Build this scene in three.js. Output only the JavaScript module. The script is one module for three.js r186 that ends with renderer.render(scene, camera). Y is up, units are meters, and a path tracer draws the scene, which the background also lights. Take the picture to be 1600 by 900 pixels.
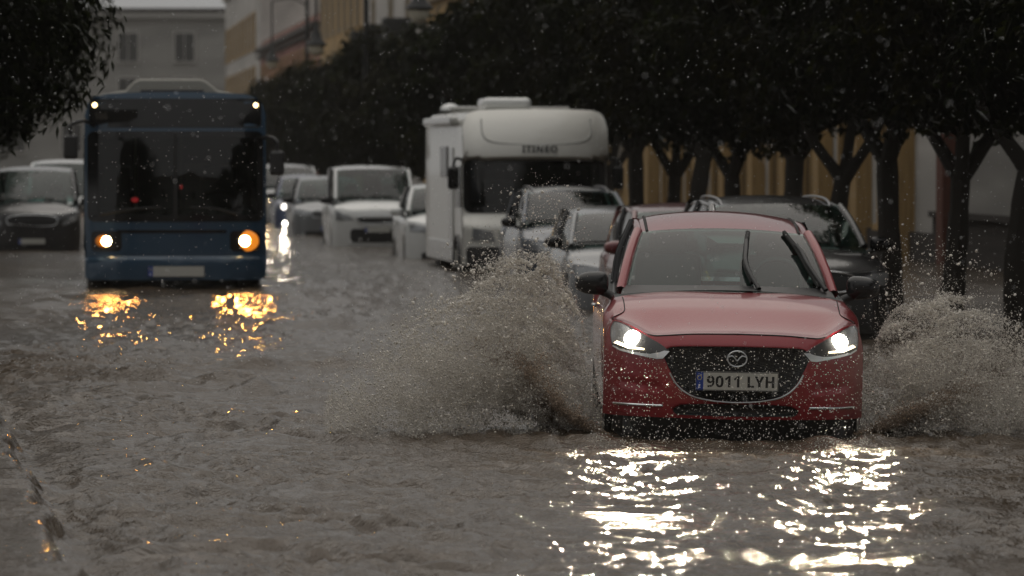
import * as THREE from 'three';
import { mergeGeometries, mergeVertices } from 'three/addons/utils/BufferGeometryUtils.js';
import { TessellateModifier } from 'three/addons/modifiers/TessellateModifier.js';
import { RoundedBoxGeometry } from 'three/addons/geometries/RoundedBoxGeometry.js';
import { FontLoader } from 'three/addons/loaders/FontLoader.js';
import { TextGeometry } from 'three/addons/geometries/TextGeometry.js';
import { createNoise2D, createNoise3D } from 'simplex-noise';

// ---------------------------------------------------------------- camera, sky, light, exposure
const FPX = 7260, CH = 1.88, PITCH = -Math.atan(210 / FPX);
const scene = new THREE.Scene();
const camera = new THREE.PerspectiveCamera(2 * Math.atan(450 / FPX) * 180 / Math.PI, 16 / 9, 0.5, 900);
camera.position.set(0, CH, 0);
camera.rotation.x = PITCH;
camera.focus = 30.3;
camera.userData.fStop = 3.8;
camera.updateMatrixWorld();
const renderer = new THREE.WebGLRenderer({ antialias: true });
renderer.toneMapping = THREE.LinearToneMapping;
renderer.toneMappingExposure = 0.92;
renderer.shadowMap.enabled = true;
{ // overcast sky: grey, brighter towards the zenith as under a closed cloud layer
  const w = 64, h = 64, data = new Float32Array(w * h * 4);
  for (let j = 0; j < h; j++) {
    const el = (j + 0.5) / h * Math.PI - Math.PI / 2, s = Math.max(0, Math.sin(el));
    const L = 0.34 + 0.4 * s * s;
    for (let i = 0; i < w; i++) { const k = (j * w + i) * 4; data[k] = L * 1.0; data[k + 1] = L * 0.99; data[k + 2] = L * 0.97; data[k + 3] = 1; }
  }
  const t = new THREE.DataTexture(data, w, h, THREE.RGBAFormat, THREE.FloatType);
  t.mapping = THREE.EquirectangularReflectionMapping; t.magFilter = THREE.LinearFilter; t.needsUpdate = true;
  scene.background = t; scene.environment = t;
}
const sun = new THREE.DirectionalLight(0xfff4e6, 0.7);
sun.position.set(-10, 60, -62); sun.target.position.set(0, 0, -40);
sun.castShadow = true; sun.shadow.radius = 165; sun.shadow.mapSize.set(2048, 2048);
Object.assign(sun.shadow.camera, { left: -60, right: 60, top: 80, bottom: -80, near: 1, far: 200 });
scene.add(sun, sun.target);
scene.fog = new THREE.FogExp2(0xc9c6c0, 0.00022);

// ---------------------------------------------------------------- helpers
function rng(seed) { let a = seed >>> 0; return () => { a = (a + 0x6D2B79F5) >>> 0; let t = a; t = Math.imul(t ^ (t >>> 15), t | 1); t ^= t + Math.imul(t ^ (t >>> 7), t | 61); return ((t ^ (t >>> 14)) >>> 0) / 4294967296; }; }
const R0 = rng(7);
const n2 = createNoise2D(rng(11)), n3 = createNoise3D(rng(12));
const clamp = (x, a, b) => Math.min(b, Math.max(a, x)), lerp = (a, b, t) => a + (b - a) * t;
const sm = (a, b, x) => { const t = clamp((x - a) / (b - a), 0, 1); return t * t * (3 - 2 * t); };
function curve(pts) { // smooth interpolation through [x, y] pairs
  const n = pts.length, m = pts.map((p, i) => { const a = pts[Math.max(0, i - 1)], b = pts[Math.min(n - 1, i + 1)]; return (b[1] - a[1]) / (b[0] - a[0]); });
  return x => {
    if (x <= pts[0][0]) return pts[0][1];
    if (x >= pts[n - 1][0]) return pts[n - 1][1];
    let i = 0; while (x > pts[i + 1][0]) i++;
    const h = pts[i + 1][0] - pts[i][0], t = (x - pts[i][0]) / h, t2 = t * t, t3 = t2 * t;
    return (2 * t3 - 3 * t2 + 1) * pts[i][1] + (t3 - 2 * t2 + t) * h * m[i] + (3 * t2 - 2 * t3) * pts[i + 1][1] + (t3 - t2) * h * m[i + 1];
  };
}
function at(px, py, d) { // point at depth d metres on the ray through a pixel of the 1600 x 900 frame
  const x = (px - 800) / FPX, y = -(py - 450) / FPX, c = Math.cos(PITCH), s = Math.sin(PITCH);
  const Y = y * c + s, Z = y * s - c, k = d / -Z;
  return new THREE.Vector3(x * k, CH + Y * k, -d);
}
const names = {};
function numbered(n) { names[n] = (names[n] ?? -1) + 1; return names[n] ? n + '_' + String(names[n]).padStart(3, '0') : n; }
function tag(o, label, category, group, kind) {
  if (label) o.userData.label = label; if (category) o.userData.category = category;
  if (group) o.userData.group = group; if (kind) o.userData.kind = kind; return o;
}
function thing(name, label, category, pos, yaw = 0, group) {
  const g = new THREE.Group(); g.name = numbered(name); scene.add(g);
  if (pos) g.position.copy(pos); g.rotation.y = yaw; return tag(g, label, category, group);
}
function mesh(name, geo, mat, parent) {
  const m = new THREE.Mesh(geo, mat); m.name = parent ? name : numbered(name); m.castShadow = m.receiveShadow = true;
  (parent || scene).add(m); return m;
}
const V3 = (x, y, z) => new THREE.Vector3(x, y, z);
function clean(g) { for (const k of Object.keys(g.attributes)) if (!['position', 'normal', 'uv'].includes(k)) g.deleteAttribute(k); return g; }
function merge(list) { const l = list.map(g => { g = clean(g.index ? g.toNonIndexed() : g); if (!g.attributes.uv) g.setAttribute('uv', new THREE.BufferAttribute(new Float32Array(g.attributes.position.count * 2), 2)); if (!g.attributes.normal) g.computeVertexNormals(); return g; }); return mergeGeometries(l); }
function box(w, h, d, x = 0, y = 0, z = 0) { return new THREE.BoxGeometry(w, h, d).translate(x, y, z); }
function rbox(w, h, d, r, x = 0, y = 0, z = 0) { return new RoundedBoxGeometry(w, h, d, 2, r).translate(x, y, z); }
function tube(pts, r, seg = 16, rad = 6) { return new THREE.TubeGeometry(new THREE.CatmullRomCurve3(pts), seg, r, rad); }
function grid(nu, nv, f, flip) { // f(u, v) in 0..1 -> Vector3
  const p = [], uv = [], ix = [];
  for (let j = 0; j <= nv; j++) for (let i = 0; i <= nu; i++) { const q = f(i / nu, j / nv); p.push(q.x, q.y, q.z); uv.push(q.x, q.y); }
  for (let j = 0; j < nv; j++) for (let i = 0; i < nu; i++) { const a = j * (nu + 1) + i, b = a + 1, c = a + nu + 1, d = c + 1; flip ? ix.push(a, c, b, b, c, d) : ix.push(a, b, c, b, d, c); }
  const g = new THREE.BufferGeometry(); g.setAttribute('position', new THREE.Float32BufferAttribute(p, 3)); g.setAttribute('uv', new THREE.Float32BufferAttribute(uv, 2)); g.setIndex(ix); g.computeVertexNormals(); return g;
}
function weld(geos, tol = 1e-4) {
  const g = mergeGeometries(geos.map(q => { q = q.index ? q.toNonIndexed() : q.clone(); for (const k of Object.keys(q.attributes)) if (k !== 'position') q.deleteAttribute(k); return q; }));
  const m = mergeVertices(g, tol); m.computeVertexNormals();
  const p = m.attributes.position, uv = new Float32Array(p.count * 2); for (let i = 0; i < p.count; i++) { uv[2 * i] = p.getX(i) + p.getZ(i) * 0.7; uv[2 * i + 1] = p.getY(i) + p.getZ(i) * 0.3; }
  m.setAttribute('uv', new THREE.BufferAttribute(uv, 2)); return m;
}
function inside(poly, x, y) { let c = false; for (let i = 0, j = poly.length - 1; i < poly.length; j = i++) { const [a, b] = poly[i], [d, e] = poly[j]; if ((b > y) !== (e > y) && x < (d - a) * (y - b) / (e - b) + a) c = !c; } return c; }
function edgeDist(poly, x, y) { let m = 1e9; for (let i = 0, j = poly.length - 1; i < poly.length; j = i++) { const [ax, ay] = poly[j], [bx, by] = poly[i], dx = bx - ax, dy = by - ay, t = clamp(((x - ax) * dx + (y - ay) * dy) / (dx * dx + dy * dy + 1e-12), 0, 1); m = Math.min(m, Math.hypot(x - ax - t * dx, y - ay - t * dy)); } return m; }
const mirrorPoly = half => [...half, ...half.slice().reverse().filter(p => Math.abs(p[0]) > 1e-6).map(([x, y]) => [-x, y])];
const flipX = poly => poly.map(([x, y]) => [-x, y]).reverse();
function rounded(poly, n = 4, tension = 0.35) { const c = new THREE.CatmullRomCurve3(poly.map(([x, y]) => V3(x, y, 0)), true, 'catmullrom', tension); return c.getPoints(poly.length * n).slice(0, -1).map(p => [p.x, p.y]); }
const rectPoly = (x0, y0, x1, y1, r = 0.02) => { const out = []; for (const [cx, cy, a] of [[x1 - r, y0 + r, -Math.PI / 2], [x1 - r, y1 - r, 0], [x0 + r, y1 - r, Math.PI / 2], [x0 + r, y0 + r, Math.PI]]) for (let k = 0; k <= 4; k++) out.push([cx + r * Math.cos(a + k * Math.PI / 8), cy + r * Math.sin(a + k * Math.PI / 8)]); return out; };
// a panel cut to an outline and laid on the curved front F(x, y) of a vehicle whose nose is at z = z0
function panel(F, z0, poly, off, thick = 0.012, edge = 0.05) {
  const shape = new THREE.Shape(poly.map(([x, y]) => new THREE.Vector2(x, y)));
  let g = new THREE.ShapeGeometry(shape); g = new TessellateModifier(edge, 6).modify(g.toNonIndexed());
  const p = g.attributes.position; for (let i = 0; i < p.count; i++) p.setZ(i, z0 - F(p.getX(i), p.getY(i)) + off);
  const front = mergeVertices((() => { const q = new THREE.BufferGeometry(); q.setAttribute('position', p.clone()); return q; })(), 1e-4); front.computeVertexNormals();
  const pts = []; for (let i = 0; i < poly.length; i++) { const a = poly[i], b = poly[(i + 1) % poly.length], n = Math.max(1, Math.ceil(Math.hypot(b[0] - a[0], b[1] - a[1]) / edge)); for (let k = 0; k < n; k++) pts.push([lerp(a[0], b[0], k / n), lerp(a[1], b[1], k / n)]); }
  const skirt = grid(pts.length, 1, (u, v) => { const q = pts[Math.round(u * pts.length) % pts.length]; return V3(q[0], q[1], z0 - F(q[0], q[1]) + off - v * thick); });
  const fu = new Float32Array(front.attributes.position.count * 2); for (let i = 0; i < fu.length / 2; i++) { fu[2 * i] = front.attributes.position.getX(i); fu[2 * i + 1] = front.attributes.position.getY(i); } front.setAttribute('uv', new THREE.BufferAttribute(fu, 2));
  return merge([front, skirt]);
}
function noiseTexture(size, f, srgb) { // tileable: f receives points on a torus
  const d = new Uint8Array(size * size * 4);
  for (let j = 0; j < size; j++) for (let i = 0; i < size; i++) { const c = f(i / size, j / size); const k = (j * size + i) * 4; for (let q = 0; q < 3; q++) d[k + q] = clamp((Array.isArray(c) ? c[q] : c) * 255, 0, 255); d[k + 3] = 255; }
  const t = new THREE.DataTexture(d, size, size); t.wrapS = t.wrapT = THREE.RepeatWrapping; t.magFilter = THREE.LinearFilter; t.minFilter = THREE.LinearMipmapLinearFilter; if (srgb) t.colorSpace = THREE.SRGBColorSpace; t.needsUpdate = true; return t;
}
const torus = (u, v, k, s = 0) => { const a = u * 2 * Math.PI, b = v * 2 * Math.PI; return n3(Math.cos(a) * k + s, Math.sin(a) * k + Math.cos(b) * k * 1.3, Math.sin(b) * k * 1.3 - s); };
function withRepeat(t, x, y = x) { const c = t.clone(); c.repeat.set(x, y); c.needsUpdate = true; return c; }

// ---------------------------------------------------------------- materials
const std = (r, g, b, rough = 0.6, metal = 0, extra = {}) => new THREE.MeshStandardMaterial({ color: new THREE.Color().setRGB(r, g, b), roughness: rough, metalness: metal, side: THREE.DoubleSide, ...extra });
const phys = (r, g, b, o) => new THREE.MeshPhysicalMaterial({ color: new THREE.Color().setRGB(r, g, b), side: THREE.DoubleSide, ...o });
const wetTex = noiseTexture(256, (u, v) => 0.5 + 0.3 * torus(u, v, 5) + 0.2 * torus(u, v, 14, 3));
const paint = (r, g, b, rough = 0.35) => phys(r, g, b, { roughness: rough, metalness: 0.25, clearcoat: 1, clearcoatRoughness: 0.06, bumpMap: withRepeat(wetTex, 6), bumpScale: 0.0012 });
const glowing = (r, g, b, k) => new THREE.MeshStandardMaterial({ color: 0xffffff, emissive: new THREE.Color().setRGB(r, g, b), emissiveIntensity: k });
const M = {
  redPaint: paint(0.25, 0.008, 0.016), blackPaint: paint(0.012, 0.012, 0.014), greyPaint: paint(0.16, 0.17, 0.18), slatePaint: paint(0.05, 0.065, 0.09), darkRed: paint(0.12, 0.01, 0.013),
  whitePaint: paint(0.62, 0.63, 0.62, 0.4), silver: paint(0.33, 0.34, 0.34), bluePaint: paint(0.035, 0.055, 0.12), busBlue: paint(0.009, 0.044, 0.088, 0.4), cream: paint(0.74, 0.73, 0.68, 0.45), panelGrey: paint(0.4, 0.4, 0.38, 0.5),
  rubber: std(0.012, 0.012, 0.012, 0.75), plastic: std(0.018, 0.018, 0.019, 0.4), gloss: std(0.006, 0.006, 0.007, 0.12), trim: std(0.03, 0.03, 0.032, 0.5), interior: std(0.07, 0.075, 0.075, 0.8), seat: std(0.09, 0.095, 0.095, 0.9),
  chrome: std(0.75, 0.76, 0.78, 0.12, 1), chromeDull: std(0.6, 0.62, 0.64, 0.3, 1), alloy: std(0.3, 0.3, 0.31, 0.35, 0.9), plateWhite: std(0.62, 0.62, 0.6, 0.4), iron: std(0.015, 0.016, 0.017, 0.5, 0.4),
  glass: phys(0.5, 0.74, 0.68, { roughness: 0.03, transmission: 1, thickness: 0, ior: 1.5 }), darkGlass: phys(0.1, 0.17, 0.16, { roughness: 0.03, transmission: 1, thickness: 0, ior: 1.5 }), clear: phys(0.95, 0.95, 0.95, { roughness: 0.02, transmission: 1, thickness: 0, ior: 1.4 }),
  headlamp: glowing(1, 0.93, 0.78, 45), busLamp: glowing(1, 0.66, 0.28, 60), marker: glowing(1, 0.72, 0.32, 9), redReflection: glowing(1, 0.02, 0.03, 1.6), farLamp: glowing(1, 0.92, 0.75, 22), warmLamp: glowing(1, 0.78, 0.4, 26), amberGlow: std(0.5, 0.14, 0.01, 0.3, 0, { emissive: new THREE.Color().setRGB(1, 0.3, 0.02), emissiveIntensity: 0.75 }), amberDim: std(0.5, 0.14, 0.01, 0.3, 0, { emissive: new THREE.Color().setRGB(1, 0.3, 0.02), emissiveIntensity: 0.2 }),  // the amber entries imitate lamp glow, the red one reflected lights
};

// ---------------------------------------------------------------- setting: road, pavement, water
const kerbX = d => -1.95 - 0.142 * (d - 20.7);
const laneX = d => 3.06 - 0.1 * (d - 47);
const roadY = d => -0.09 - 0.17 * sm(30, 56, d);
{
  const zs = []; for (let d = -20; d <= 60; d += 2) zs.push(d); for (let d = 66; d <= 440; d += 12) zs.push(d);
  const g = grid(12, zs.length - 1, (u, v) => { const d = zs[Math.round(v * (zs.length - 1))]; return V3(lerp(-90, 90, u), roadY(d), -d); });
  const asphalt = noiseTexture(256, (u, v) => { const n = 0.2 + 0.05 * torus(u, v, 30) + 0.03 * torus(u, v, 6); return [n, n, n]; }, true);
  tag(mesh('road', g, std(1, 1, 1, 0.85, 0, { map: asphalt })), null, null, null, 'structure');
  const kz = []; for (let d = 8; d <= 120; d += 2) kz.push(d);
  const pave = grid(2, kz.length - 1, (u, v) => { const d = kz[Math.round(v * (kz.length - 1))]; return V3(kerbX(d) - 0.15 - (1 - u) * 14, -0.012, -d); });
  tag(mesh('pavement', pave, std(0.2, 0.19, 0.18, 0.8)), null, null, null, 'structure');
  const pr = grid(2, kz.length - 1, (u, v) => { const d = kz[Math.round(v * (kz.length - 1))] * 1.6 + 20; return V3(laneX(d) + 1.55 + u * 12, -0.03, -d); });
  tag(mesh('pavement', pr, std(0.16, 0.14, 0.13, 0.8)), null, null, null, 'structure');
  const st = new THREE.BoxGeometry(0.14, 0.22, 0.98);
  const stone = std(0.22, 0.21, 0.2, 0.7), kerb = thing('kerb'); tag(kerb, null, null, null, 'structure');
  for (let k = 0; k < 30; k++) { const d = 14 + k * 1.0; const m = mesh(k ? 'kerbstone_' + String(k).padStart(3, '0') : 'kerbstone', st, stone, kerb); m.position.set(kerbX(d) - 0.072, -0.125, -d); m.rotation.y = Math.atan(0.142); }
}
const HERO = { d: 30, x: (1149 - 800) / FPX * 30 };
function waterH(x, z) {
  const d = -z;
  const wx = x + 0.25 * n2(x * 0.6 + 9, z * 0.4), wz = z + 0.35 * n2(x * 0.5, z * 0.5 + 30);
  let h = 0.02 * n2(wx * 0.55, wz * 0.42) + 0.025 * (1 - 2 * Math.abs(n2(wx * 0.75 + 5, wz * 1.15))) + 0.021 * (1 - 2 * Math.abs(n2(wx * 1.9 + 50, wz * 2.6)));
  if (d < 75) h += 0.0115 * n2(wx * 3.6, wz * 4.6) + 0.004 * (1 - 2 * Math.abs(n2(wx * 7.5 + 20, wz * 8.6))) + 0.001 * n2(x * 15, z * 13);
  const calm = sm(-0.5, 0.5, n2(x * 0.22 + 3, z * 0.13)); h *= 0.6 + 0.6 * calm;
  { // wakes fanning out behind the red car and the bus
    for (const [vx, vd, hwid, a] of [[HERO.x, 30.4, 0.85, 0.035], [-4.6, 64, 1.25, 0.05]]) { const b = d - vd, s = Math.abs(x - vx + (vd > 40 ? 0.085 * b : 0)) - hwid - 0.42 * b; if (b > 0 && b < 16) h += a * Math.exp(-s * s / 0.09) * sm(16, 4, b) * (0.8 + 0.4 * n2(x * 2, z * 2)) + a * 0.6 * Math.exp(-Math.pow(s + 0.9, 2) / 0.07) * sm(14, 4, b); }
  }
  // wash rolling off the vehicles that have passed: low ridges across the road
  const ridge = (d0, x0, x1, slope, w, a) => { const c = d0 + slope * (x - x0) + 0.35 * n2(x * 0.7, d0), e = (d - c) / w; return a * Math.exp(-e * e) * sm(x0 - 0.4, x0 + 0.3, x) * sm(x1 + 0.4, x1 - 0.3, x) * (0.7 + 0.5 * n2(x * 1.6, d0 * 3)); };
  if (d > 30 && d < 75) h += ridge(40.6, -2.6, -1.1, -0.3, 0.28, 0.098) + ridge(38.2, -3.4, -1.9, -0.5, 0.25, 0.090) + ridge(50, -2.6, -0.1, 0.5, 0.45, 0.120) + ridge(36.2, -3.1, -1.2, 0.2, 0.35, 0.083) + ridge(58, -4.5, -2, 0.4, 0.5, 0.090) + ridge(34.2, -0.9, 0.3, 0.3, 0.3, 0.075);
  // bow wave of the red car and the churned water beside it
  const hx = x - HERO.x, hz = d - HERO.d;
  h += 0.045 * Math.exp(-Math.pow((hz + 0.28 + 0.1 * n2(x * 2.2, 3)) / 0.22, 2)) * sm(1.9, 0.9, Math.abs(hx)) * (0.75 + 0.5 * n2(x * 3.2, z * 2));
  const churn = Math.exp(-Math.pow((Math.abs(hx) - 1.4) / 0.8, 2) - Math.pow((hz - 0.4) / 1.1, 2));
  h += churn * (0.035 * n2(x * 3.1, z * 2.7) + 0.02 * Math.abs(n2(x * 7, z * 7)));
  // spilling over the drowned kerb on to the pavement
  const k = x - kerbX(d) - 0.09 * n2(z * 0.8, 2) - 0.015 * n2(z * 2.7, 5), onP = sm(0.03, -0.07, k);
  if (onP > 0) h = lerp(h, 0.125 + h * 0.35, onP);
  h -= 0.045 * Math.exp(-Math.pow((k - 0.15) / 0.14, 2));
  return h * (d > 75 ? 0.8 : 1);
}
{
  const xs = [], zs = [];
  for (let x = -4.6; x <= 4.6; x += 0.0255) xs.push(x);
  for (let s = 0.03, x = 4.6; x < 75;) { x += s; s *= 1.16; xs.push(x); xs.unshift(-x); }
  for (let d = 13; d < 42; d += 0.045) zs.push(d);
  for (let s = 0.046, d = zs[zs.length - 1]; d < 430;) { d += s; s = Math.min(s * 1.022, 9); zs.push(d); }
  const nx = xs.length, nz = zs.length, p = new Float32Array(nx * nz * 3), uv = new Float32Array(nx * nz * 2), ix = new Uint32Array((nx - 1) * (nz - 1) * 6);
  for (let j = 0, k = 0; j < nz; j++) for (let i = 0; i < nx; i++, k++) { const x = xs[i], z = -zs[j]; p[3 * k] = x; p[3 * k + 1] = zs[j] < 160 && Math.abs(x) < 30 ? waterH(x, z) : 0; p[3 * k + 2] = z; uv[2 * k] = x / 1.7; uv[2 * k + 1] = z / 1.7; }
  let q = 0; for (let j = 0; j < nz - 1; j++) for (let i = 0; i < nx - 1; i++) { const a = j * nx + i, b = a + 1, c = a + nx, e = c + 1; ix[q++] = a; ix[q++] = b; ix[q++] = c; ix[q++] = b; ix[q++] = e; ix[q++] = c; }
  const g = new THREE.BufferGeometry(); g.setAttribute('position', new THREE.BufferAttribute(p, 3)); g.setAttribute('uv', new THREE.BufferAttribute(uv, 2)); g.setIndex(new THREE.BufferAttribute(ix, 1)); g.computeVertexNormals();
  const rip = noiseTexture(512, (u, v) => 0.5 + 0.2 * torus(u, v, 5) + 0.16 * torus(u, v, 11, 4) + 0.12 * torus(u, v, 24, 8) + 0.07 * torus(u, v, 50, 2));
  const mud = noiseTexture(256, (u, v) => { const n = 0.5 + 0.28 * torus(u, v, 3) + 0.2 * torus(u, v, 8, 5); return [0.265 + 0.09 * n, 0.23 + 0.08 * n, 0.193 + 0.07 * n]; }, true);
  const m = phys(1, 1, 1, { map: withRepeat(mud, 0.31, 0.23), roughness: 0.09, ior: 1.333, bumpMap: rip, bumpScale: 0.0125 });
  tag(mesh('flood_water', g, m), null, null, null, 'structure');
}

// ---------------------------------------------------------------- vehicles
function wheel(parent, x, y, z, r, w, alloy = M.alloy) {
  const g = new THREE.Group(); g.name = 'wheel'; parent.add(g); g.position.set(x, y, z); g.rotation.z = x > 0 ? -Math.PI / 2 : Math.PI / 2;
  const pr = [[r * 0.66, -w / 2], [r * 0.9, -w / 2], [r * 0.98, -w * 0.4], [r, -w * 0.25], [r, w * 0.25], [r * 0.98, w * 0.4], [r * 0.9, w / 2], [r * 0.66, w / 2]].map(([a, b]) => new THREE.Vector2(a, b));
  mesh('tyre', new THREE.LatheGeometry(pr, 28), M.rubber, g);
  const rim = [new THREE.CylinderGeometry(r * 0.67, r * 0.67, w * 0.7, 24, 1, true), new THREE.CylinderGeometry(r * 0.66, r * 0.66, 0.02, 24).translate(0, -w * 0.2, 0)];
  for (let k = 0; k < 5; k++) rim.push(new THREE.BoxGeometry(r * 0.16, 0.03, r * 0.6).translate(0, w * 0.36, r * 0.33).rotateY(k * Math.PI * 0.4));
  rim.push(new THREE.CylinderGeometry(r * 0.16, r * 0.16, 0.05, 12).translate(0, w * 0.36, 0));
  mesh('rim', merge(rim), alloy, g);
}
const plateTex = {};
function plateMaterial(text) {
  if (plateTex[text]) return plateTex[text];
  const c = document.createElement('canvas'); c.width = 512; c.height = 112; const x = c.getContext('2d');
  x.fillStyle = '#b2b1aa'; x.fillRect(0, 0, 512, 112); x.fillStyle = '#1c3c8e'; x.fillRect(0, 0, 48, 112);
  x.strokeStyle = '#222'; x.lineWidth = 4; x.strokeRect(3, 3, 506, 106);
  x.fillStyle = '#e8d44a'; for (let k = 0; k < 10; k++) { const a = k * Math.PI / 5; x.beginPath(); x.arc(24 + 13 * Math.cos(a), 36 + 13 * Math.sin(a), 2.6, 0, 7); x.fill(); }
  x.fillStyle = '#f0f0f0'; x.font = 'bold 28px sans-serif'; x.textAlign = 'center'; x.fillText('E', 24, 96);
  x.fillStyle = '#101014'; x.font = 'bold 84px sans-serif'; x.textBaseline = 'middle';
  if (text) { x.save(); x.translate(281, 59); x.scale(430 / x.measureText(text).width, 1.12); x.fillText(text, 0, 0); x.restore(); }
  const t = new THREE.CanvasTexture(c); t.colorSpace = THREE.SRGBColorSpace;
  return plateTex[text] = new THREE.MeshStandardMaterial({ map: t, roughness: 0.35 });
}
function plate(parent, text, w, h, x, y, z) { const m = mesh('number_plate', box(w, h, 0.012, x, y, z), [M.plateWhite, M.plateWhite, M.plateWhite, M.plateWhite, plateMaterial(text), M.plateWhite], parent); return m; }

// A car from a handful of profiles. y is measured from the ground, zf backwards from the nose; the group's origin is on the ground under the middle.
function makeCar(group, P) {
  const { L, hw } = P, z0 = L / 2, F = P.F, body = P.paint;
  const deck = curve(P.deck), shoulder = curve(P.shoulder), xsF = curve(P.xs), hwF = curve(P.hws);
  const NT = 16, NS = 16, wf = P.wheelF, wr = P.wheelR, wrad = P.wheel, arch = wrad + 0.055;
  const top0 = curve(P.top0), sx0 = P.top0[P.top0.length - 1][0], sy0 = P.top0[P.top0.length - 1][1];
  const yLow = z => { let y = P.sill; for (const c of [wf, wr]) { const dz = Math.abs(z - c); if (dz < arch) y = Math.max(y, wrad * 0.98 + Math.sqrt(arch * arch - dz * dz)); } return y; };
  function section(zf0) {
    const w = sm(0, 0.5, zf0), w2 = sm(0, 1.0, zf0), yc = deck(zf0), ys = shoulder(zf0), xs = xsF(zf0), hwz = hwF(zf0), pts = [];
    for (let i = 0; i <= NT; i++) { const t = i / NT, a = [sx0 * t, top0(sx0 * t)], b = [xs * t, yc + (ys - yc) * t * t * t]; pts.push([lerp(a[0], b[0], w), lerp(a[1], b[1], w)]); }
    const zr = zf0 + F(hw * 0.97, 0.45) * (1 - w2), lo = zf0 === 0 ? P.yb : lerp(P.yb, yLow(zr), sm(0.02, 0.12, zf0)), lo2 = Math.max(lo, zf0 > 0.1 ? yLow(zr) : lo);
    const [sx, sy] = pts[NT];
    for (let i = 1; i <= NS; i++) {
      const t = i / NS, y = lerp(sy, lo2, t), a = Math.min(1, t / 0.3), xo = sx + (hwz - sx) * Math.sin(a * Math.PI / 2), tuck = w * P.tuck * Math.pow(Math.max(0, (t - 0.35) / 0.65), 2) * clamp((sy - lo2) / 0.6, 0, 1);
      pts.push([xo - tuck, y]);
    }
    return pts.map(([x, y]) => V3(x, y, z0 - zf0 - F(x, y) * (1 - w2)));
  }
  const st = []; for (let z = 0; z < 0.3; z += 0.03) st.push(z); for (let z = 0.3; z < L - 0.001; z += 0.045) st.push(z); st.push(L);
  const secs = st.map(section), parts = [], cabin = [];
  const strip = (i0, i1, j0, j1, sgn) => grid(i1 - i0, j1 - j0, (u, v) => { const p = secs[j0 + Math.round(v * (j1 - j0))][i0 + Math.round(u * (i1 - i0))]; return V3(p.x * sgn, p.y, p.z); }, sgn < 0);
  const jc = st.findIndex(z => z >= P.cowl), jr = P.trunk ? st.findIndex(z => z >= P.trunk) : st.length - 1, last = st.length - 1;
  for (const s of [1, -1]) {
    parts.push(strip(NT, NT + NS, 0, last, s), strip(0, NT, 0, jc, s)); cabin.push(strip(0, NT, jc, jr, s));
    if (jr < last) parts.push(strip(0, NT, jr, last, s));
    parts.push(grid(NT + NS, 1, (u, v) => { const p = secs[last][Math.round(u * (NT + NS))]; return V3(p.x * s * (1 - v), v ? p.y : p.y, p.z - v * 0.02); }, s < 0));
  }
  // front face
  const NX = P.fine ? 64 : 26, NY = P.fine ? 48 : 20, sec0 = secs[0];
  const topOf = x => { const a = Math.abs(x); if (a <= sx0) return top0(a); for (let i = NT; i < NT + NS; i++) if (a <= sec0[i + 1].x) return lerp(sec0[i].y, sec0[i + 1].y, (a - sec0[i].x) / (sec0[i + 1].x - sec0[i].x + 1e-9)); return sec0[NT + NS].y; };
  const xmax = sec0[NT + NS].x - 1e-4;
  parts.push(grid(NX * 2, NY, (u, v) => { const a = (u * 2 - 1), x = xmax * a, yt = topOf(x), y = lerp(P.yb, yt, v); return V3(x, y, z0 - F(x, y)); }));
  mesh('body', weld(parts, 2e-3), body, group);
  mesh('cabin_floor', weld(cabin, 1e-3), M.interior, group);
  mesh('underbody', merge([rbox(hw * 1.7, P.yb - 0.1, L * 0.9, 0.03, 0, P.yb / 2 + 0.05 + 0.02, -0.02), box(hw * 1.5, 0.06, L * 0.9, 0, P.yb + 0.05, -0.05)]), M.trim, group);
  // greenhouse
  const { A0, A1, B1, B0 } = P.gh, bow = P.bow ?? [0.24, 0.12], cr = P.crown ?? 0.05;
  const ws = (u, v) => { const a = u * 2 - 1, e = 1 - a * a; return V3(a * lerp(A0[0], A1[0], v), lerp(A0[1], A1[1], v) + 0.035 * 4 * v * (1 - v) + e * lerp(0.015, cr * 0.55, v), z0 - (lerp(A0[2], A1[2], v) - e * lerp(bow[0], bow[1], v))); };
  const roofAt = (u, v) => { const a = (u * 2 - 1), aa = clamp(a, -1, 1), e = 1 - aa * aa, c = lerp(0.55, 0.4, v) + 0.45 * 4 * v * (1 - v); return V3(a * lerp(A1[0], B1[0], v) * (1 + 0.02 * 4 * v * (1 - v)), lerp(A1[1], B1[1], v) + (P.roofArch ?? 0.06) * 4 * v * (1 - v) + cr * c * e - Math.pow(Math.abs(a), 12) * 0.02, z0 - (lerp(A1[2], B1[2], v) - e * lerp(bow[1], -0.06, v))); };
  mesh('windscreen', grid(20, 10, ws), P.glass ?? M.glass, group);
  const roof = mesh('roof', weld([grid(24, 16, (u, v) => roofAt(u, v))]), P.roofPaint ?? body, group);
  const back = (u, v) => { const a = u * 2 - 1, e = 1 - a * a; return V3(a * lerp(B1[0], B0[0], v), lerp(B1[1], B0[1], v) + cr * 0.4 * e * (1 - v), z0 - (lerp(B1[2], B0[2], v) + e * lerp(0.06, 0.12, v))); };
  mesh('rear_window', grid(12, 6, back), M.darkGlass, group);
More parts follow.
